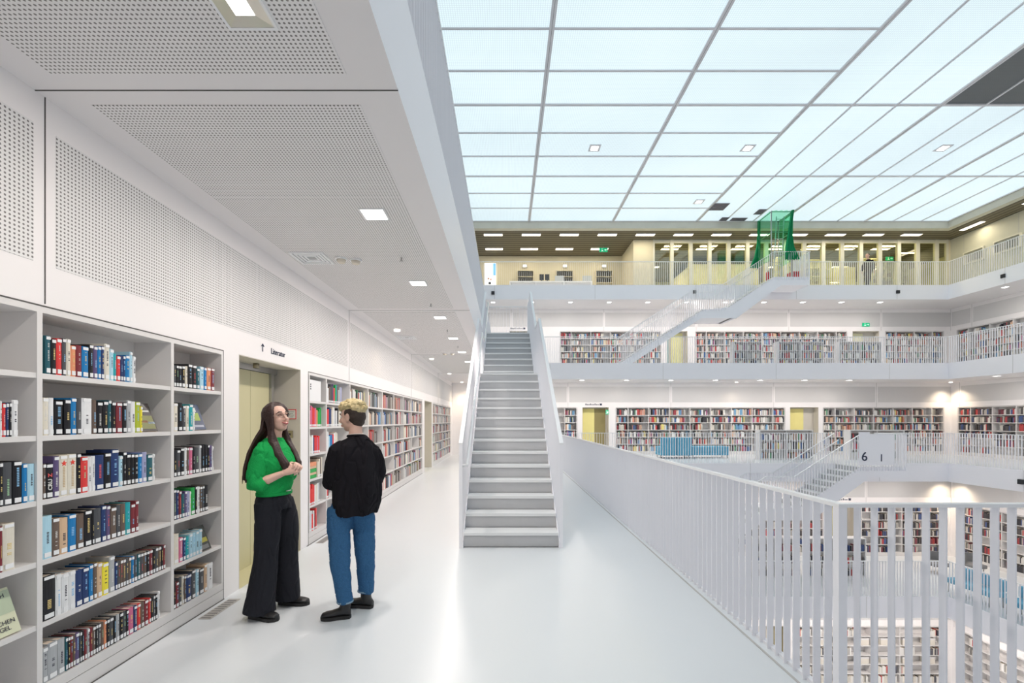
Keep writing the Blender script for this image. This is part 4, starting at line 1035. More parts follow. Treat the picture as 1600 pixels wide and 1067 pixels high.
# ---------------------------------------------------------------- top gallery, left part
B = MB(); B.box(-1.15, 24.80, 8.95, -.52, 24.845, 10.12); o = B.build('poster', mat('poster_white', (.9, .9, .9), .5, emit=(1, 1, 1), es=.55), None, 'bright white illuminated poster with a blue stripe at the left end of the top gallery', 'poster')
B = MB(); B.box(-.69, 24.79, 9.45, -.53, 24.80, 10.11); B.build('blue_stripe', mat('poster_blue', (.15, .42, .85), .5, emit=(.15, .42, .85), es=.5), o)
B = MB(); B.ball((-.93, 24.79, 9.28), (.05, .01, .05)); B.ball((-.8, 24.79, 9.24), (.05, .01, .05)); B.build('picture', mat('poster_orange', (.75, .35, .25), .5), o)
B = MB(); B.box(-.93, 24.79, 8.97, -.8, 24.799, 9.1); B.build('picture', BLACK, o)
for i, x in enumerate((1.04, 3.23, 5.35)):
    B = MB(); B.box(x - .12, 24.72, 9.88, x + .12, 24.848, 10.02); o = B.build('wall_lamp', mat('lamp_body', (.7, .72, .75), .4), None, 'small pale wall lamp of the top gallery, %s from the left' % ORD[i], 'lamp', 'wall lamps of the top gallery')
    B = MB(); B.box(x - .09, 24.70, 9.9, x + .09, 24.72, 9.99); B.build('lens', mat('cool_glow', (.9, .95, 1), .5, emit=(.8, .92, 1), es=1.2), o)
for i, (x0, x1) in enumerate(((.63, 1.52), (2.72, 3.65), (4.88, 5.78))):
    B = MB(); B.box(x0, 24.58, ZT, x0 + .03, 24.84, 9.66); B.box(x1 - .03, 24.58, ZT, x1, 24.84, 9.66); 
    for zz in (8.2, 8.62, 9.0, 9.32, 9.64): B.box(x0 + .03, 24.58, zz, x1 - .03, 24.84, zz + .02)
    o = B.build('shelf_rack', CREAM, None, 'narrow shelf rack with dark binders on the top gallery, %s from the left' % ORD[i], 'shelf', 'shelf racks of the top gallery')
    for zz, hh in ((9.34, .27), (9.02, .22)):
        B = MB(); x = x0 + .05
        while x < x1 - .1: B.box(x, 24.60, zz + .001, x + .075, 24.8, zz + hh - rp.random() * .03); x += .095
        B.build('binders', mat('dark_binder', (.05, .05, .045), .6), o, kind='stuff')
e = empty('counter', (2.2, 23.0, ZT), 'long low white counter behind the top gallery railing at left', 'counter')
B = MB(); B.box(.2, 22.85, 8.50, 4.35, 23.3, 8.56); B.build('counter_top', FASCIA, e)
for x in (.2, 1.5, 2.9, 4.29): B = MB(); B.box(x, 22.87, ZT, x + .06, 23.28, 8.50); B.build('leg', FASCIA, e)
B = MB(); B.box(.3, 23.05, 8.15, 4.29, 23.07, 8.5); B.build('modesty_panel', FASCIA, e)
for i, x in enumerate((1.72, 2.0)):
    B = MB(); B.box(x, 23.05, 8.66, x + .22, 23.08, 8.96); B.box(x + .09, 23.06, 8.56, x + .13, 23.1, 8.66); B.box(x + .04, 23.0, 8.56, x + .18, 23.14, 8.57); B.build('monitor', BLACK, None, 'small dark screen on the white counter of the top gallery, %s one' % ('left', 'right')[i], 'screen')
for i, x in enumerate((2.5, 3.9)):
    B = MB(); B.box(x, 23.0, 8.561, x + .45, 23.15, 8.87); B.build('document_holder', mat('pale_grey_p', (.6, .62, .64), .5), None, 'pale grey stand on the white counter of the top gallery, %s one' % ('left', 'right')[i], 'stand')
# top gallery, right wall cabinets
for i, (y0, y1) in enumerate(((20.95, 21.9), (19.45, 20.55))):
    e = empty('display_cabinet', (22.05, (y0 + y1) / 2, 9.0), 'framed cabinet window on the right wall of the top gallery, %s' % ('next to the corner', 'farther right'), 'cabinet', 'cabinet windows of the top gallery') if False else empty('display_cabinet', (22.05, (y0 + y1) / 2, 9.0), 'framed cabinet window on the right wall of the top gallery, %s' % ('next to the corner', 'the brighter right one')[i], 'cabinet')
    B = MB(); z0, z1 = 9.0, 9.6
    B.box(22.0, y0, z0, 22.095, y1, z0 + .05); B.box(22.0, y0, z1 - .05, 22.095, y1, z1); B.box(22.0, y0, z0 + .05, 22.095, y0 + .05, z1 - .05); B.box(22.0, y1 - .05, z0 + .05, 22.095, y1, z1 - .05); B.build('frame', FRAMEM, e)
    B = MB(); B.box(22.08, y0 + .05, z0 + .05, 22.095, y1 - .05, z1 - .05); B.build('back_panel', mat('cabinet_back', (.5, .58, .55) if i else (.55, .54, .46), .5), e)
    B = MB(); y = y0 + .1
    while y < y1 - .15: B.box(22.03, y, z0 + .12, 22.078, y + .07, z1 - .1); y += .12
    B.build('contents', mat('cabinet_dark', (.10, .14, .14) if i else (.3, .3, .27), .6), e, kind='stuff')
# interior behind the glazing
mb = MB(); mb.box(10.2, 25.0, ZT, 13.9, 28.0, 10.15); mb.box(10.15, 24.95, 10.15, 13.95, 28.05, 10.30, 1); struct('wall_inner_room', mb, [mat('lit_cream_wall', (.85, .84, .70), .6), BLACK]).name = 'wall_inner'
def tall_rack(x0, x1, y, lab, h=2.3):
    B = MB(); z = ZT
    for x in (x0, (x0 + x1) / 2 - .015, x1 - .03): B.box(x, y, z, x + .03, y + .35, z + h)
    for k in range(6): B.box(x0 + .03, y, z + .08 + k * (h - .11) / 5, x1 - .03, y + .35, z + .11 + k * (h - .11) / 5)
    B.box(x0 + .03, y + .33, z + .1, x1 - .03, y + .35, z + h)
    o = B.build('tall_shelf_unit', PALEY, None, lab, 'shelf', 'pale yellow shelf units behind the glazing')
    B = MB()
    for k in range(5):
        x = x0 + .05
        while x < x1 - .12:
            w = rp.uniform(.03, .07); hh = rp.uniform(.18, .27)
            if rp.random() < (.5, .5, .3, .12, .05)[k]: B.box(x, y + .02, z + .111 + k * (h - .11) / 5, x + w, y + .22, z + .111 + k * (h - .11) / 5 + hh)
            x += w + .004
    B.build('contents', mat('muted_covers', (.34, .32, .24), .6, var=.5, vscale=30), o, kind='stuff')
for i, (x0, x1, y) in enumerate(((14.3, 15.5, 24.0), (15.9, 16.9, 24.4), (17.05, 17.6, 24.6), (19.0, 20.0, 24.2), (20.2, 21.0, 24.6), (21.2, 22.0, 24.8))):
    tall_rack(x0, x1, y, 'tall pale yellow shelf unit behind the glazing, %s from the left' % ORD[i])
B = MB(); B.box(17.75, 24.6, ZT, 18.9, 26, 9.85); B.build('cabinet', PALEY, None, 'plain pale yellow block standing behind the glazing near the walking person', 'cabinet', bevel=.01)
# scaffold with green safety net at the staircase head
e = empty('scaffold', (12.2, 20.6, ZT), 'light metal scaffold with ladder reaching up to the glass ceiling inside the green net', 'scaffold')
x0, x1, y0, y1 = 11.75, 12.66, 20.12, 21.12
for px, py in ((x0, y0), (x1, y0), (x0, y1), (x1, y1)):
    B = MB(); B.cyl((px, py, ZT), .025, 2.93, 8); B.build('pole', STEEL, e)
for zz in (ZT + 1.0, ZT + 2.0, ZT + 2.9):
    for p, q in (((x0, y0), (x1, y0)), ((x1, y0), (x1, y1)), ((x1, y1), (x0, y1)), ((x0, y1), (x0, y0))):
        B = MB(); B.tube([(*p, zz), (*q, zz)], .02, 8); B.build('crossbar', STEEL, e)
B = MB()
for dx in (0, .34): B.tube([(11.9 + dx, 20.2, ZT + .05), (12.2 + dx, 20.5, ZT + 2.85)], .022, 8)
for k in range(9): t = .08 + k * .11; B.tube([(11.9 + .3 * t, 20.2 + .3 * t, ZT + .05 + 2.8 * t), (12.24 + .3 * t, 20.2 + .3 * t, ZT + .05 + 2.8 * t)], .014, 8)
B.build('ladder', mat('pale_aluminium', (.6, .68, .66), .4, .5), e)
NET = bpy.data.materials.new('green_net'); NET.use_nodes = True
nt = NET.node_tree; nt.nodes.clear(); N = nt.nodes.new
df = N('ShaderNodeBsdfDiffuse'); tr = N('ShaderNodeBsdfTransparent'); mx = N('ShaderNodeMixShader'); out = N('ShaderNodeOutputMaterial')
tr.inputs[0].default_value = (.72, .97, .84, 1); df.inputs[0].default_value = (0, .36, .14, 1); mx.inputs[0].default_value = .10
nt.links.new(tr.outputs[0], mx.inputs[1]); nt.links.new(df.outputs[0], mx.inputs[2]); nt.links.new(mx.outputs[0], out.inputs[0])
NET1 = NET.copy(); NET1.name = 'green_net_sheer'
for n_ in NET1.node_tree.nodes:
    if n_.type == 'MIX_SHADER': n_.inputs[0].default_value = .07
NET2 = mat('green_net_gathered', (0.0, .30, .11), .8, var=.25, vscale=12)
e = empty('safety_net', (12.2, 20.55, ZT), 'green safety net draped round the scaffold under the glass ceiling', 'net')
def sheet(pts, name, m):
    """pts: rows of points, a draped cloth with thickness"""
    B = MB(); n = len(pts[0]); i = len(B.v)
    for r in pts:
        for p in r: B.P(p)
    for a in range(len(pts) - 1):
        for b in range(n - 1): B.f.append([a * n + b, a * n + b + 1, (a + 1) * n + b + 1, (a + 1) * n + b]); B.m.append(0); B.smooth.append(True)
    o = B.build(name, m, e); md = o.modifiers.new('thickness', 'SOLIDIFY'); md.thickness = .006; return o
zt, zb = ZG - .06, ZT + .75
sheet([[(x0 + (x1 - x0) * u, y0 - .06 + .03 * math.sin(u * 25), zt - (zt - ZT - 1.7) * v) for u in [k / 24 for k in range(25)]] for v in [k / 6 for k in range(7)]], 'front_net', NET)
sheet([[(x0 - .05, y0 + (y1 - y0) * u, zt - (zt - zb) * v) for u in [k / 8 for k in range(9)]] for v in [k / 6 for k in range(7)]], 'side_net', NET1)
sheet([[(x1 + .05, y0 + (y1 - y0) * u, zt - (zt - zb) * v) for u in [k / 8 for k in range(9)]] for v in [k / 6 for k in range(7)]], 'side_net', NET1)
def gathered(xs, ws, y, m=NET2):
    rows = []
    for k, (xc, w) in enumerate(zip(xs, ws)):
        z = zt - (zt - zb) * k / (len(xs) - 1)
        rows.append([(xc - w / 2 + w * u, y + .05 * math.sin(u * 28 + k * .5), z) for u in [q / 20 for q in range(21)]])
    sheet(rows, 'gathered_net', m)
gathered([x0 + .02, x0 + .02, x0 + .0, x0 - .06, x0 - .20], [.10, .11, .15, .22, .40], y1 + .02)
gathered([x1 - .02, x1 - .10, x1 - .15, x1 - .16, x1 - .05], [.10, .12, .18, .34, .60], y0 - .10)
B = MB(); B.box(12.78, 20.3, ZT, 13.1, 20.7, ZT + .33); o = B.build('crate', REDM, None, 'red crate on the staircase head beside the green net', 'crate', bevel=.01)
B = MB(); B.tube([(12.8, 20.28, ZT + .2), (12.94, 20.26, ZT + .26), (13.08, 20.28, ZT + .2)], .012, 6); B.build('handle', BLACK, o)
B = MB(); B.cyl((11.95, 20.75, ZT), .07, .42, 12); o = B.build('fire_extinguisher', REDM, None, 'small red fire extinguisher under the green net', 'extinguisher')
B = MB(); B.cyl((11.95, 20.75, ZT + .42), .025, .08, 8); B.build('valve', BLACK, o)
# ---------------------------------------------------------------- people
from mathutils import noise
SKIN = mat('skin', (.70, .44, .35), .5, var=.06, vscale=12, bump=.0); LIP = mat('lips', (.50, .16, .15), .4); TEETH = mat('teeth', (.82, .80, .75), .3)
HAIRB = mat('dark_brown_hair', (.035, .014, .011), .5, bump=.5, bscale=90); BLOND = mat('blond_curly_hair', (.58, .47, .25), .6, bump=.9, bscale=70, var=.3); UNDER = mat('dark_cropped_hair', (.035, .022, .016), .7, bump=.5, bscale=120)
GREENW = mat('green_wool', (.014, .36, .085), .8, bump=.5, bscale=150, var=.10, spec=.12); BLACKW = mat('black_sweatshirt', (.012, .011, .014), .85, bump=.3, bscale=120, spec=.12)
BLKD = mat('black_denim', (.020, .021, .027), .7, bump=.3, bscale=160, var=.15, spec=.12); JEANS = mat('blue_denim', (.040, .125, .26), .75, bump=.4, bscale=160, var=.4, vscale=9, spec=.12)
LEATHER = mat('black_leather', (.015, .015, .016), .35); SOLE = mat('dark_rubber', (.02, .02, .02), .7); SKIN2 = mat('skin_fair', (.66, .42, .33), .5, var=.06, vscale=12)
def solid(mb, name, m, parent, voxel=.006, smooth=4, fold=0, ffreq=9, label=None, stretch=(1, 1, 1), fine=0):
    """one continuous surface from overlapping volumes"""
    me = bpy.data.meshes.new('t'); me.from_pydata(mb.v, [], mb.f)
    o = bpy.data.objects.new('t', me); COL.objects.link(o)
    bm = bmesh.new(); bm.from_mesh(me); bmesh.ops.remove_doubles(bm, verts=bm.verts, dist=1e-6); bmesh.ops.recalc_face_normals(bm, faces=bm.faces); bm.to_mesh(me); bm.free()
    r = o.modifiers.new('r', 'REMESH'); r.mode = 'VOXEL'; r.voxel_size = voxel
    s = o.modifiers.new('s', 'SMOOTH'); s.factor = .5; s.iterations = smooth
    bpy.context.view_layer.update()
    ev = o.evaluated_get(bpy.context.evaluated_depsgraph_get()); me2 = bpy.data.meshes.new_from_object(ev)
    bpy.data.objects.remove(o)
    if fold or fine:
        nor = [v.normal.copy() for v in me2.vertices]
        for v, vn in zip(me2.vertices, nor):
            p = v.co.copy(); q = Vector((p.x * stretch[0], p.y * stretch[1], p.z * stretch[2])) * ffreq
            d = noise.noise(q) * fold + (noise.noise(p * 60) * fine if fine else 0)
            if fold > .008: w = noise.noise(q * 1.6 + Vector((7, 3, 1)) + Vector((d, d, d)) * 40); d -= fold * .45 * max(0, .16 - abs(w)) / .16
            v.co = p + vn * d
    at = Vector(parent.location) if parent.name not in WPOS else WPOS[parent.name]
    me2.transform(Matrix.Translation(-at)); me2.materials.clear(); me2.materials.append(m)
    me2.polygons.foreach_set('use_smooth', [True] * len(me2.polygons)); me2.polygons.foreach_set('material_index', [0] * len(me2.polygons))
    me2.name = name
    return add(name, me2, at, parent, label)
def loft(mb, rings, n=20, lat=None):
    """rings: (centre, half width along lat, half depth); sections level with the horizon unless the chain bends"""
    i = len(mb.v); m = len(rings)
    for c, a, b in rings:
        for q in range(n):
            w = 2 * math.pi * q / n; L = lat; Fv = Vector((-L.y, L.x, 0))
            p = Vector(c) + L * (math.cos(w) * a) + Fv * (math.sin(w) * b); mb.P(tuple(p))
    for k in range(m - 1):
        for q in range(n):
            q2 = (q + 1) % n; mb.f.append([i + k * n + q, i + k * n + q2, i + (k + 1) * n + q2, i + (k + 1) * n + q]); mb.m.append(0); mb.smooth.append(True)
    mb.f.append([i + q for q in reversed(range(n))]); mb.m.append(0); mb.smooth.append(False)
    mb.f.append([i + (m - 1) * n + q for q in range(n)]); mb.m.append(0); mb.smooth.append(False)
def hand(mb, wrist, d, nrm, curl=.6, side_=1, scale=1.0):
    """palm, four unequal fingers with bends and a thumb from the side of the palm; nrm = out of the back of the hand"""
    w = Vector(wrist); d = Vector(d).normalized(); nrm = Vector(nrm); nrm = (nrm - d * nrm.dot(d)).normalized(); s = d.cross(nrm) * side_
    k = scale
    for t, hw, th in ((.0, .024, .019), (.03, .032, .017), (.06, .039, .015), (.085, .040, .013)): pass
    i = len(mb.v); rings = [(.0, .022, .018), (.025, .030, .018), (.055, .037, .016), (.088, .038, .012)]; n = 12
    for t, a, b in rings:
        for q in range(n):
            f = 2 * math.pi * q / n; mb.P(tuple(w + d * t * k + s * math.cos(f) * a * k + nrm * math.sin(f) * b * k))
    for r in range(3):
        for q in range(n):
            q2 = (q + 1) % n; mb.f.append([i + r * n + q, i + r * n + q2, i + (r + 1) * n + q2, i + (r + 1) * n + q]); mb.m.append(0); mb.smooth.append(True)
    mb.f.append([i + q for q in reversed(range(n))]); mb.m.append(0); mb.smooth.append(False); mb.f.append([i + 3 * n + q for q in range(n)]); mb.m.append(0); mb.smooth.append(False)
    for j, (off, ln) in enumerate(((-.030, .072), (-.010, .082), (.011, .076), (.031, .060))):
        p = w + d * .080 * k + s * off * k; dirn = d.copy(); pts = [p]; a = 0
        for seg, f in ((.42, .45), (.32, 1.0), (.26, .8)):
            a += curl * f * (1 + .12 * j); dd = d * math.cos(a) - nrm * math.sin(a)
            p = p + dd * ln * seg * k; pts.append(p)
        mb.tube(pts, [.0095 * k, .0088 * k, .0080 * k, .0066 * k], 8); mb.ball(tuple(pts[-1]), (.0066 * k,) * 3, 8)
    p = w + d * .020 * k - s * .026 * k; t1 = (d * .75 - s * .62 - nrm * .25).normalized(); t2 = (d * .9 - s * .15 - nrm * .45).normalized()
    pts = [p, p + t1 * .035 * k, p + t1 * .035 * k + t2 * .030 * k, p + t1 * .035 * k + t2 * .052 * k]
    mb.tube(pts, [.015 * k, .012 * k, .010 * k, .0075 * k], 8); mb.ball(tuple(pts[-1]), (.0075 * k,) * 3, 8)
def head_shapes(mb, c, R, nose=1.0):
    T = lambda p: tuple(Vector(c) + R @ Vector(p))
    def bl(p, r): mb.ball(T(p), r, 20, 0, R)
    bl((-.012, 0, .030), (.095, .076, .088)); bl((.024, 0, -.025), (.066, .061, .088)); bl((.040, 0, -.088), (.036, .034, .026)); bl((.0, 0, -.06), (.055, .055, .05))
    for s in (1, -1):
        bl((.056, .030 * s, -.028), (.028, .027, .030)); bl((-.002, .075 * s, -.004), (.020, .010, .033)); bl((-.010, .083 * s, .012), (.012, .007, .016)); bl((.086, .010 * s, -.036), (.012, .009, .008))
    mb.tube([T((.086, 0, .020)), T((.100, 0, -.008)), T((.116, 0, -.030)), T((.098, 0, -.042))], [.008, .009, .0105 * nose, .008], 10)
    mb.tube([T((.066, -.046, .018)), T((.086, -.022, .026)), T((.090, 0, .022)), T((.086, .022, .026)), T((.066, .046, .018))], .0085, 8)
    bl((.090, 0, -.062), (.010, .024, .006)); bl((.088, 0, -.073), (.010, .021, .007))
    return T
def shoe(parent, heel, ang, length, m, height=.085, ankle=None, name='shoe'):
    """heel point on the floor, direction angle, upper and sole"""
    c, s_ = math.cos(ang), math.sin(ang); hx, hy = heel
    def P(f, l, z): return (hx + f * c - l * s_, hy + f * s_ + l * c, z)
    B = MB(); n = 16; secs = [(.0, .022, .02, .060), (.02, .034, .02, .080), (.07, .037, .02, height), (.12, .038, .02, height * .80), (.17, .045, .02, .066), (.22, .044, .02, .060), (.255, .032, .02, .050), (.268, .012, .02, .030)]
    i = len(B.v)
    for f, w, z0, z1 in secs:
        f = f * length / .268
        for q in range(n):
            a = 2 * math.pi * q / n; B.P(P(f, math.cos(a) * w, (z0 + z1) / 2 + math.sin(a) * (z1 - z0) / 2 + (0)))
    for k in range(len(secs) - 1):
        for q in range(n):
            q2 = (q + 1) % n; B.f.append([i + k * n + q, i + k * n + q2, i + (k + 1) * n + q2, i + (k + 1) * n + q]); B.m.append(0); B.smooth.append(True)
    B.f.append([i + q for q in range(n)]); B.m.append(0); B.smooth.append(True); B.f.append([i + (len(secs) - 1) * n + q for q in range(n)]); B.m.append(0); B.smooth.append(True)
    if ankle:
        a = Vector(P(.055, 0, .05)); B.tube([tuple(a), (*Vector(ankle).xy, .10), (*Vector(ankle).xy, .155)], [.042, .043, .045], 16)
    o = solid(B, name, m, parent, voxel=.005, smooth=4)
    B = MB(); ring = [(.0, .0), (.012, .030), (.07, .036), (.12, .037), (.18, .047), (.225, .044), (.262, .026), (.274, .0)]
    pl = [P(f * length / .268 - .003, l + .002, .0005) for f, l in ring] + [P(f * length / .268 - .003, -l - .002, .0005) for f, l in ring[-2:0:-1]]
    B.prism(pl, (0, 0, .025)); s2 = B.build('sole', SOLE, o)
    if name == 'shoe':
        B = MB()
        for k in range(4): f = .10 + .022 * k; B.tube([P(f, -.02, .078 - .007 * k), P(f, 0, .086 - .008 * k), P(f, .02, .078 - .007 * k)], .0028, 6)
        B.build('laces', mat('grey_laces', (.07, .07, .07), .7), o)
    return o
def frame(base, yaw):
    c, s_ = math.cos(yaw), math.sin(yaw)
    return lambda f, l, z: (base[0] + f * c - l * s_, base[1] + f * s_ + l * c, z)
# --- woman in green
base = (-1.880, 3.70); yaw = math.radians(-9); Q = frame(base, yaw); lat = Vector((-math.sin(yaw), math.cos(yaw), 0))
e = empty('person', (base[0], base[1], 0), 'laughing woman with long dark hair, bright green sweater, black wide trousers, hands together', 'person')
hc = Q(.025, 0, 1.570); Rw = Matrix.Rotation(math.radians(-30), 3, 'Z') @ Matrix.Rotation(math.radians(-13), 3, 'Y') @ Matrix.Rotation(math.radians(4), 3, 'X')
B = MB(); T = head_shapes(B, hc, Rw, .9)
B.tube([Q(-.01, 0, 1.36), Q(.0, 0, 1.42), Q(.02, 0, 1.49), Q(.035, 0, 1.54)], [.075, .052, .048, .052], 16)
loft(B, [(Q(0, 0, .84), .140, .095), (Q(0, 0, .92), .140, .10), (Q(.0, 0, 1.05), .115, .082), (Q(.015, 0, 1.2), .135, .098), (Q(.0, 0, 1.30), .135, .078), (Q(-.005, 0, 1.375), .10, .06)], 20, lat)
for s_, ank in ((-1, Q(-.035, -.12, .05)), (1, Q(.03, .13, .05))):
    B.tube([Q(0, .085 * s_, .90), Q(.01, .09 * s_, .7), Q(.015, .10 * s_, .47), (ank[0], ank[1], .28), ank], [.085, .078, .055, .048, .034], 14)
aR = [Q(0, -.130, 1.325), Q(-.01, -.180, 1.21), Q(-.015, -.205, 1.075), Q(.06, -.17, 1.09), Q(.145, -.10, 1.135)]
aL = [Q(0, .130, 1.325), Q(-.02, .20, 1.20), Q(-.03, .225, 1.08), Q(.07, .15, 1.12), Q(.155, .045, 1.185)]
B.tube(aR, [.038, .041, .040, .036, .024], 12); B.tube(aL, [.038, .041, .040, .036, .024], 12)
vd = lambda f, l, z: Vector(Q(f, l, z)) - Vector(Q(0, 0, 0))
hand(B, aR[-1], vd(.75, .50, .38), vd(.35, -.75, .25), .62, 1)
hand(B, aL[-1], vd(.72, -.62, .12), vd(.45, .35, .85), .75, -1)
body = solid(B, 'body', SKIN, e, voxel=.0042, smooth=3)
# face details
B = MB()
for s_ in (1, -1): B.tube([T((.076, .046 * s_, .002)), T((.087, .036 * s_, .008)), T((.090, .026 * s_, .008)), T((.091, .018 * s_, .002))], .0024, 6)
B.build('closed_eyes', HAIRB, e)
B = MB()
for s_ in (1, -1): B.tube([T((.070, .053 * s_, .020)), T((.088, .034 * s_, .033)), T((.095, .014 * s_, .029))], [.002, .0042, .003], 6)
B.build('eyebrows', HAIRB, e)
B = MB(); B.tube([T((.086, -.026, -.053)), T((.098, -.012, -.064)), T((.101, 0, -.067)), T((.098, .012, -.064)), T((.086, .026, -.053))], [.003, .008, .009, .008, .003], 8); o = B.build('mouth', LIP, e)
B = MB(); B.tube([T((.094, -.018, -.058)), T((.105, 0, -.063)), T((.094, .018, -.058))], [.003, .0045, .003], 8); B.build('teeth', TEETH, o)
B = MB()
for s_ in (1, -1):
    B.tube([T((.100 - .010 * abs(math.cos(a)), (.033 + .024 * math.cos(a)) * s_, .002 + .019 * math.sin(a))) for a in [k * math.pi / 8 for k in range(17)]], .0016, 6)
    B.tube([T((.092, .056 * s_, .008)), T((.04, .078 * s_, .008)), T((-.005, .088 * s_, .004))], .0016, 6)
B.tube([T((.100, -.010, .006)), T((.104, 0, .008)), T((.100, .010, .006))], .0016, 6); B.build('glasses', mat('thin_metal', (.45, .36, .30), .3, .8), e)
# sweater
B = MB(); loft(B, [(Q(.0, 0, .962), .150, .112), (Q(.0, 0, .995), .158, .118), (Q(.0, 0, 1.04), .170, .135), (Q(.005, 0, 1.13), .165, .128), (Q(.025, 0, 1.22), .172, .138), (Q(.005, 0, 1.315), .172, .105), (Q(-.005, 0, 1.375), .125, .078), (Q(.0, 0, 1.412), .070, .064)], 28, lat)
B.tube([Q(0, -.105, 1.34), Q(-.005, -.145, 1.30), Q(-.01, -.175, 1.20), Q(-.015, -.198, 1.11), Q(-.015, -.205, 1.06), Q(.02, -.195, 1.058), Q(.055, -.175, 1.085)], [.064, .070, .070, .072, .066, .060, .046], 18)
B.tube([Q(0, .10, 1.34), Q(-.01, .17, 1.28), Q(-.03, .215, 1.14), Q(-.04, .225, 1.07), Q(.0, .205, 1.085), Q(.045, .175, 1.105)], [.066, .070, .074, .068, .062, .045], 18)
for s_ in (1, -1): B.ball(Q(.085, .065 * s_, 1.215), (.062, .062, .062), 14)
sw = solid(B, 'sweater', GREENW, e, voxel=.006, smooth=5, fold=.014, ffreq=8, stretch=(1, 1, .7), fine=.0015)
B = MB(); loft(B, [(Q(.0, 0, .952), .157, .120), (Q(.0, 0, .975), .158, .121)], 32, lat); B.build('hem_ribbing', GREENW, sw)
B = MB(); loft(B, [(Q(0, 0, .84), .168, .125), (Q(0, 0, .90), .170, .127), (Q(0, 0, .965), .148, .108), (Q(0, 0, .995), .140, .100)], 24, lat)
B.tube([Q(0, -.083, .90), Q(.01, -.088, .78), Q(.010, -.095, .62), Q(-.0, -.105, .45), Q(-.02, -.115, .28), Q(-.03, -.122, .13), Q(-.036, -.125, .045)], [.100, .100, .094, .092, .100, .108, .118], 22)
B.tube([Q(0, .083, .90), Q(.025, .09, .78), Q(.04, .10, .62), Q(.040, .11, .45), Q(.032, .12, .28), Q(.025, .13, .13), Q(.022, .133, .055)], [.100, .100, .092, .086, .090, .096, .102], 22)
solid(B, 'trousers', BLKD, e, voxel=.007, smooth=5, fold=.012, ffreq=8, stretch=(1.2, 1.2, .45))
B = MB(); B.tube([Q(.128, -.03, .985), Q(.131, 0, .985), Q(.128, .03, .985)], .004, 6); B.build('waist_button', STEEL, e)
shoe(e, Q(-.115, -.13, 0)[:2], yaw - .12, .265, LEATHER); shoe(e, Q(-.06, .14, 0)[:2], yaw + .1, .265, LEATHER)
# long hair, strand by strand merged into one mass
B = MB(); cc = Vector((-.014, 0, .028)); rh = random.Random(4)
B.ball(T((-.024, 0, .044)), (.093, .083, .087), 20, 0, Rw)
for k in range(84):
    th = math.radians(50 + 260 * k / 83); side_ = 1 if math.sin(th) > 0 else -1; pts = []
    for ph in (84, 62, 40, 20, 2):
        a = math.radians(ph); rx, ry, rz = .104, .086, .099
        tt = th
        pts.append(T((cc.x + rx * math.cos(tt) * math.cos(a), cc.y + ry * math.sin(tt) * math.cos(a), cc.z + rz * math.sin(a))))
    front = abs(math.degrees(th) - 180) > 78
    j = rh.uniform(-.018, .018); jj = rh.uniform(-.02, .02)
    if front:
        pts += [Q(.03 + j, .082 * side_, 1.47), Q(.055 + j, .088 * side_ + jj, 1.38), Q(.105 + j, .095 * side_ + jj, 1.29), Q(.150 + j * 1.3, .082 * side_ + jj, 1.21), Q(.158 + j * 1.6, .07 * side_ + jj, 1.13 + rh.uniform(-.03, .05))]
    else:
        y = math.sin(th); pts += [Q(-.055 + j * .5, .085 * y, 1.48), Q(-.095 + j * .5, .12 * y + jj * .5, 1.39), Q(-.118 + j * .5, .15 * y + jj, 1.29), Q(-.140 + j, .165 * y + jj, 1.18), Q(-.150 + j * 1.5, .17 * y + jj * 1.5, 1.06 + rh.uniform(-.04, .08))]
    r = rh.uniform(.010, .014)
    B.tube(pts, [r, r, r, r, r, r, r, r * .95, r * .8, .004], 7)
solid(B, 'long_hair', HAIRB, e, voxel=.0055, smooth=2, fold=.004, ffreq=30, stretch=(1, 1, .25))
# --- person in black, seen from behind
base = (-1.213, 3.67); yaw = math.radians(126); Q = frame(base, yaw); lat = Vector((-math.sin(yaw), math.cos(yaw), 0)); U = lambda u, v, z: (base[0] + u, base[1] + v, z)
e = empty('person', (base[0], base[1], 0), 'person with short blond curly hair seen from behind, black sweatshirt, blue jeans, black ankle boots', 'person')
hc = U(-.030, .02, 1.578); Rp = Matrix.Rotation(math.radians(166), 3, 'Z') @ Matrix.Rotation(math.radians(3), 3, 'Y')
B = MB(); T = head_shapes(B, hc, Rp, 1.0)
B.tube([Q(-.01, 0, 1.34), Q(-.015, 0, 1.42), U(.0, .01, 1.49), U(-.02, .02, 1.55)], [.055, .054, .052, .055], 16)
loft(B, [(Q(0, 0, .82), .155, .10), (Q(0, 0, .92), .158, .110), (Q(.0, 0, 1.05), .140, .095), (Q(.0, 0, 1.2), .150, .10), (Q(-.01, 0, 1.30), .140, .08), (Q(-.015, 0, 1.37), .09, .05)], 20, lat)
LLp = [U(-.10, -.04, .86), U(-.10, -.05, .66), U(-.098, -.065, .47), U(-.075, -.08, .28), U(-.046, -.09, .09)]; RLp = [U(.035, .05, .86), U(.05, .06, .66), U(.058, .07, .47), U(.06, .085, .28), U(.056, .10, .09)]
B.tube(LLp, [.085, .075, .054, .046, .034], 14); B.tube(RLp, [.085, .075, .054, .046, .034], 14)
aR = [Q(-.01, -.130, 1.325), Q(.0, -.180, 1.21), Q(.02, -.200, 1.085), Q(.12, -.17, 1.10), Q(.20, -.04, 1.13)]
aL = [Q(-.01, .130, 1.325), Q(.02, .155, 1.21), Q(.065, .172, 1.07), Q(.15, .140, 1.085), Q(.225, .03, 1.135)]
B.tube(aR, [.040, .045, .042, .036, .025], 12); B.tube(aL, [.040, .045, .042, .036, .025], 12)
vd = lambda f, l, z: Vector(Q(f, l, z)) - Vector(Q(0, 0, 0))
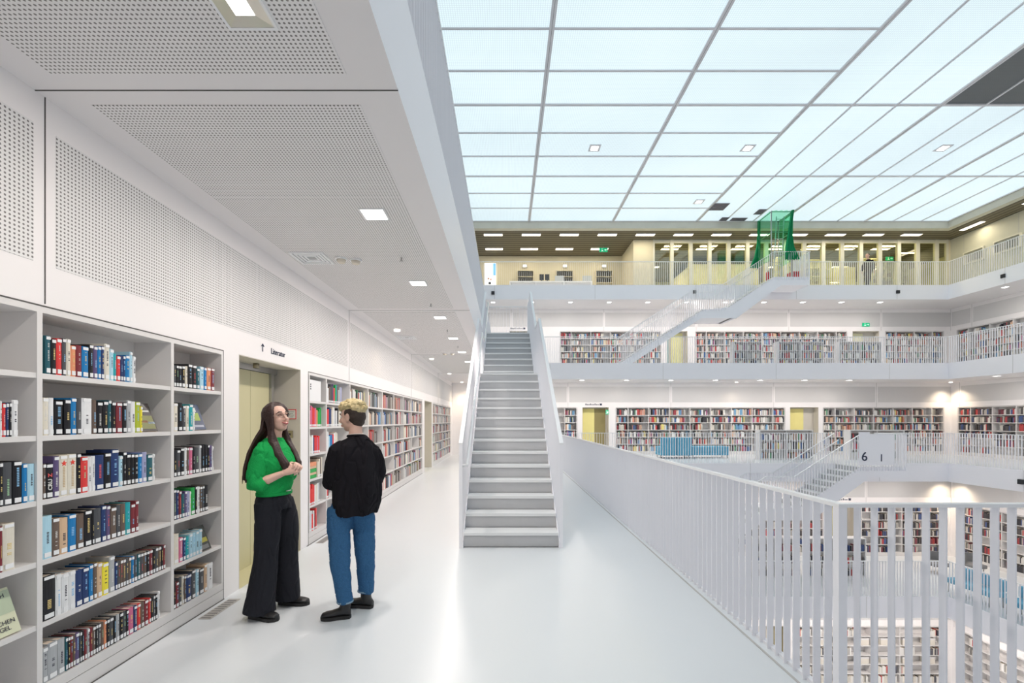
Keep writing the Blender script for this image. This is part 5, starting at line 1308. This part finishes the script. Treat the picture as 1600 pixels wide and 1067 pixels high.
hand(B, aR[-1], vd(.25, .9, .15), vd(.9, -.2, .2), .5, 1); hand(B, aL[-1], vd(.1, -.9, .1), vd(.9, .1, .3), .5, -1)
solid(B, 'body', SKIN2, e, voxel=.0045, smooth=3)
B = MB()
for s_ in (1, -1): B.ball(T((.076, .030 * s_, .004)), (.011, .012, .008), 10, 0, Rp)
o = B.build('eyes', TEETH, e)
B = MB()
for s_ in (1, -1): B.ball(T((.085, .030 * s_, .004)), (.004, .006, .006), 8, 0, Rp)
B.build('irises', UNDER, o)
B = MB()
for s_ in (1, -1): B.tube([T((.070, .053 * s_, .020)), T((.088, .034 * s_, .030)), T((.095, .014 * s_, .026))], [.002, .004, .003], 6)
B.build('eyebrows', UNDER, e)
B = MB(); B.tube([T((.088, -.024, -.064)), T((.102, 0, -.067)), T((.088, .024, -.064))], [.002, .005, .002], 8); B.build('mouth', LIP, e)
B = MB(); B.ball(T((-.042, 0, .004)), (.070, .080, .072), 20, 0, Rp); B.ball(T((-.050, 0, -.040)), (.050, .060, .045), 18, 0, Rp)
for s_ in (1, -1): B.ball(T((-.030, .050 * s_, .035)), (.06, .034, .045), 14, 0, Rp); B.ball(T((.012, .070 * s_, .030)), (.016, .010, .032), 10, 0, Rp)
solid(B, 'cropped_hair', UNDER, e, voxel=.006, smooth=3, fine=.003)
B = MB(); rh = random.Random(8); B.ball(T((-.004, 0, .082)), (.100, .082, .048), 20, 0, Rp); B.ball(T((-.05, 0, .055)), (.062, .078, .052), 20, 0, Rp); B.ball(T((.062, 0, .075)), (.045, .06, .035), 16, 0, Rp)
for k in range(170):
    a = rh.uniform(0, 2 * math.pi); p = rh.uniform(.05, 1.35); rr = rh.uniform(.010, .019)
    B.ball(T((-.012 + .108 * math.cos(a) * math.sin(p), .088 * math.sin(a) * math.sin(p), .072 + .060 * math.cos(p) + rh.uniform(-.006, .006) - (.02 if math.cos(a) < -.3 and p > 1.1 else 0))), (rr, rr, rr), 8)
solid(B, 'curly_hair', BLOND, e, voxel=.005, smooth=1, fine=.004)
B = MB(); loft(B, [(Q(-.02, 0, .800), .166, .130), (Q(-.02, 0, .835), .176, .140), (Q(-.025, 0, .90), .192, .158), (Q(-.02, 0, 1.0), .192, .156), (Q(-.01, 0, 1.15), .188, .148), (Q(-.015, 0, 1.27), .182, .125), (Q(-.02, 0, 1.35), .160, .098), (Q(-.02, 0, 1.40), .105, .075), (Q(-.02, 0, 1.428), .068, .062)], 28, lat)
B.tube([Q(-.015, -.08, 1.345), Q(-.01, -.135, 1.300), Q(.0, -.170, 1.21), Q(.01, -.190, 1.12), Q(.03, -.195, 1.055), Q(.12, -.155, 1.075), Q(.185, -.06, 1.12)], [.066, .078, .078, .077, .070, .060, .042], 18)
B.tube([Q(-.015, .08, 1.345), Q(-.005, .135, 1.300), Q(.020, .155, 1.21), Q(.04, .168, 1.12), Q(.07, .173, 1.05), Q(.15, .140, 1.075), Q(.215, .04, 1.13)], [.066, .078, .078, .077, .070, .062, .042], 18)
o = solid(B, 'sweatshirt', BLACKW, e, voxel=.006, smooth=5, fold=.022, ffreq=7, stretch=(1.3, 1.3, .5))
B = MB(); B.tube([Q(-.02 + .060 * math.cos(a), .064 * math.sin(a), 1.428 - .006 * math.cos(a)) for a in [k * math.pi / 10 for k in range(21)]], .009, 8); B.build('neckband', BLACKW, o)
B = MB(); B.tube([Q(-.02 + .055 * math.cos(a), .058 * math.sin(a), 1.436 - .006 * math.cos(a)) for a in [k * math.pi / 10 for k in range(21)]], .006, 8); B.build('undershirt_collar', mat('cream_shirt', (.7, .62, .56), .7), e)
B = MB(); loft(B, [(U(-.035, .0, .80), .150, .118), (U(-.03, .0, .88), .160, .125), (U(-.02, .0, .95), .150, .115), (U(-.02, 0, .99), .140, .105)], 24, lat)
B.tube([U(-.105, -.04, .86), U(-.110, -.05, .72), U(-.108, -.06, .58), U(-.098, -.068, .44), U(-.075, -.08, .28), U(-.055, -.088, .16), U(-.050, -.09, .120)], [.098, .095, .086, .080, .068, .062, .062], 20)
B.tube([U(.035, .05, .86), U(.045, .055, .72), U(.055, .062, .58), U(.060, .07, .44), U(.062, .085, .28), U(.060, .095, .16), U(.058, .10, .135)], [.098, .095, .084, .078, .068, .062, .062], 20)
j = solid(B, 'jeans', JEANS, e, voxel=.006, smooth=4, fold=.010, ffreq=12, stretch=(.9, .9, .8), fine=.001)
for pts in (LLp, RLp):
    B = MB(); a = pts[-1]; c = (a[0] - .004, a[1], .125 if pts is LLp else .14); B.tube([c, (c[0], c[1], c[2] + .012)], .064, 20); B.build('turned_hem', mat('pale_denim', (.22, .34, .45), .8), j)
shoe(e, U(-.005, -.085, 0)[:2], math.radians(192), .225, LEATHER, .10, LLp[-1], name='ankle_boot'); shoe(e, U(.115, .095, 0)[:2], math.radians(168), .25, LEATHER, .10, RLp[-1], name='ankle_boot')
# --- person walking on the top gallery
base = (17.45, 21.9); yaw = math.radians(200); z0 = ZT; Q0 = frame(base, yaw); Q = lambda f, l, z: Q0(f, l, z + z0); lat = Vector((-math.sin(yaw), math.cos(yaw), 0))
e = empty('person', (base[0], base[1], z0), 'person in dark clothes with a grey backpack walking behind the top gallery railing', 'person')
Rt = Matrix.Rotation(yaw, 3, 'Z') @ Matrix.Rotation(math.radians(14), 3, 'Y')
B = MB(); T = head_shapes(B, Q(.05, 0, 1.58), Rt); B.tube([Q(0, 0, 1.36), Q(.02, 0, 1.45), Q(.04, 0, 1.54)], [.07, .05, .05], 12)
loft(B, [(Q(0, 0, .86), .15, .1), (Q(0, 0, 1.05), .14, .09), (Q(0, 0, 1.25), .16, .1), (Q(0, 0, 1.36), .10, .06)], 14, lat)
for s_, kf, af in ((1, .10, .16), (-1, .02, -.16)): B.tube([Q(0, .09 * s_, .88), Q(kf, .09 * s_, .48), Q(af, .09 * s_, .08)], [.08, .055, .035], 10)
for s_, ff in ((1, -.12), (-1, .16)):
    B.tube([Q(0, .17 * s_, 1.34), Q(ff * .3, .21 * s_, 1.08), Q(ff, .2 * s_, .88)], [.045, .04, .025], 10); hand(B, Q(ff, .2 * s_, .88), Vector(Q(ff * 1.3, .2 * s_, .7)) - Vector(Q(ff, .2 * s_, .88)), lat * s_, .4, s_)
solid(B, 'body', SKIN, e, voxel=.007, smooth=2)
B = MB(); B.ball(T((-.03, 0, .035)), (.09, .085, .09), 16, 0, Rt); solid(B, 'hair', UNDER, e, voxel=.008, smooth=2)
B = MB(); loft(B, [(Q(0, 0, .86), .18, .14), (Q(0, 0, 1.1), .19, .14), (Q(0, 0, 1.3), .19, .13), (Q(0, 0, 1.41), .08, .07)], 18, lat)
for s_, ff in ((1, -.12), (-1, .16)): B.tube([Q(0, .15 * s_, 1.34), Q(ff * .3, .22 * s_, 1.08), Q(ff, .2 * s_, .90)], [.065, .06, .045], 12)
solid(B, 'jacket', BLACKW, e, voxel=.008, smooth=3, fold=.01)
B = MB(); loft(B, [(Q(0, 0, .84), .16, .12), (Q(0, 0, .95), .15, .11)], 16, lat)
for s_, kf, af in ((1, .10, .16), (-1, .02, -.16)): B.tube([Q(0, .09 * s_, .88), Q(kf, .09 * s_, .48), Q(af, .09 * s_, .10)], [.095, .072, .06], 12)
solid(B, 'trousers', BLKD, e, voxel=.008, smooth=3, fold=.006)
B = MB(); B.ball(Q(-.20, 0, 1.18), (.10, .14, .22), 16); solid(B, 'backpack', mat('grey_backpack', (.25, .26, .28), .8), e, voxel=.01, smooth=3)
for s_, af in ((1, .16), (-1, -.16)):
    B = MB(); a = Q(af + .05, .09 * s_, .045); B.ball(a, (.13, .05, .045), 12, 0, Matrix.Rotation(yaw, 3, 'Z')); B.build('shoe', LEATHER, e)
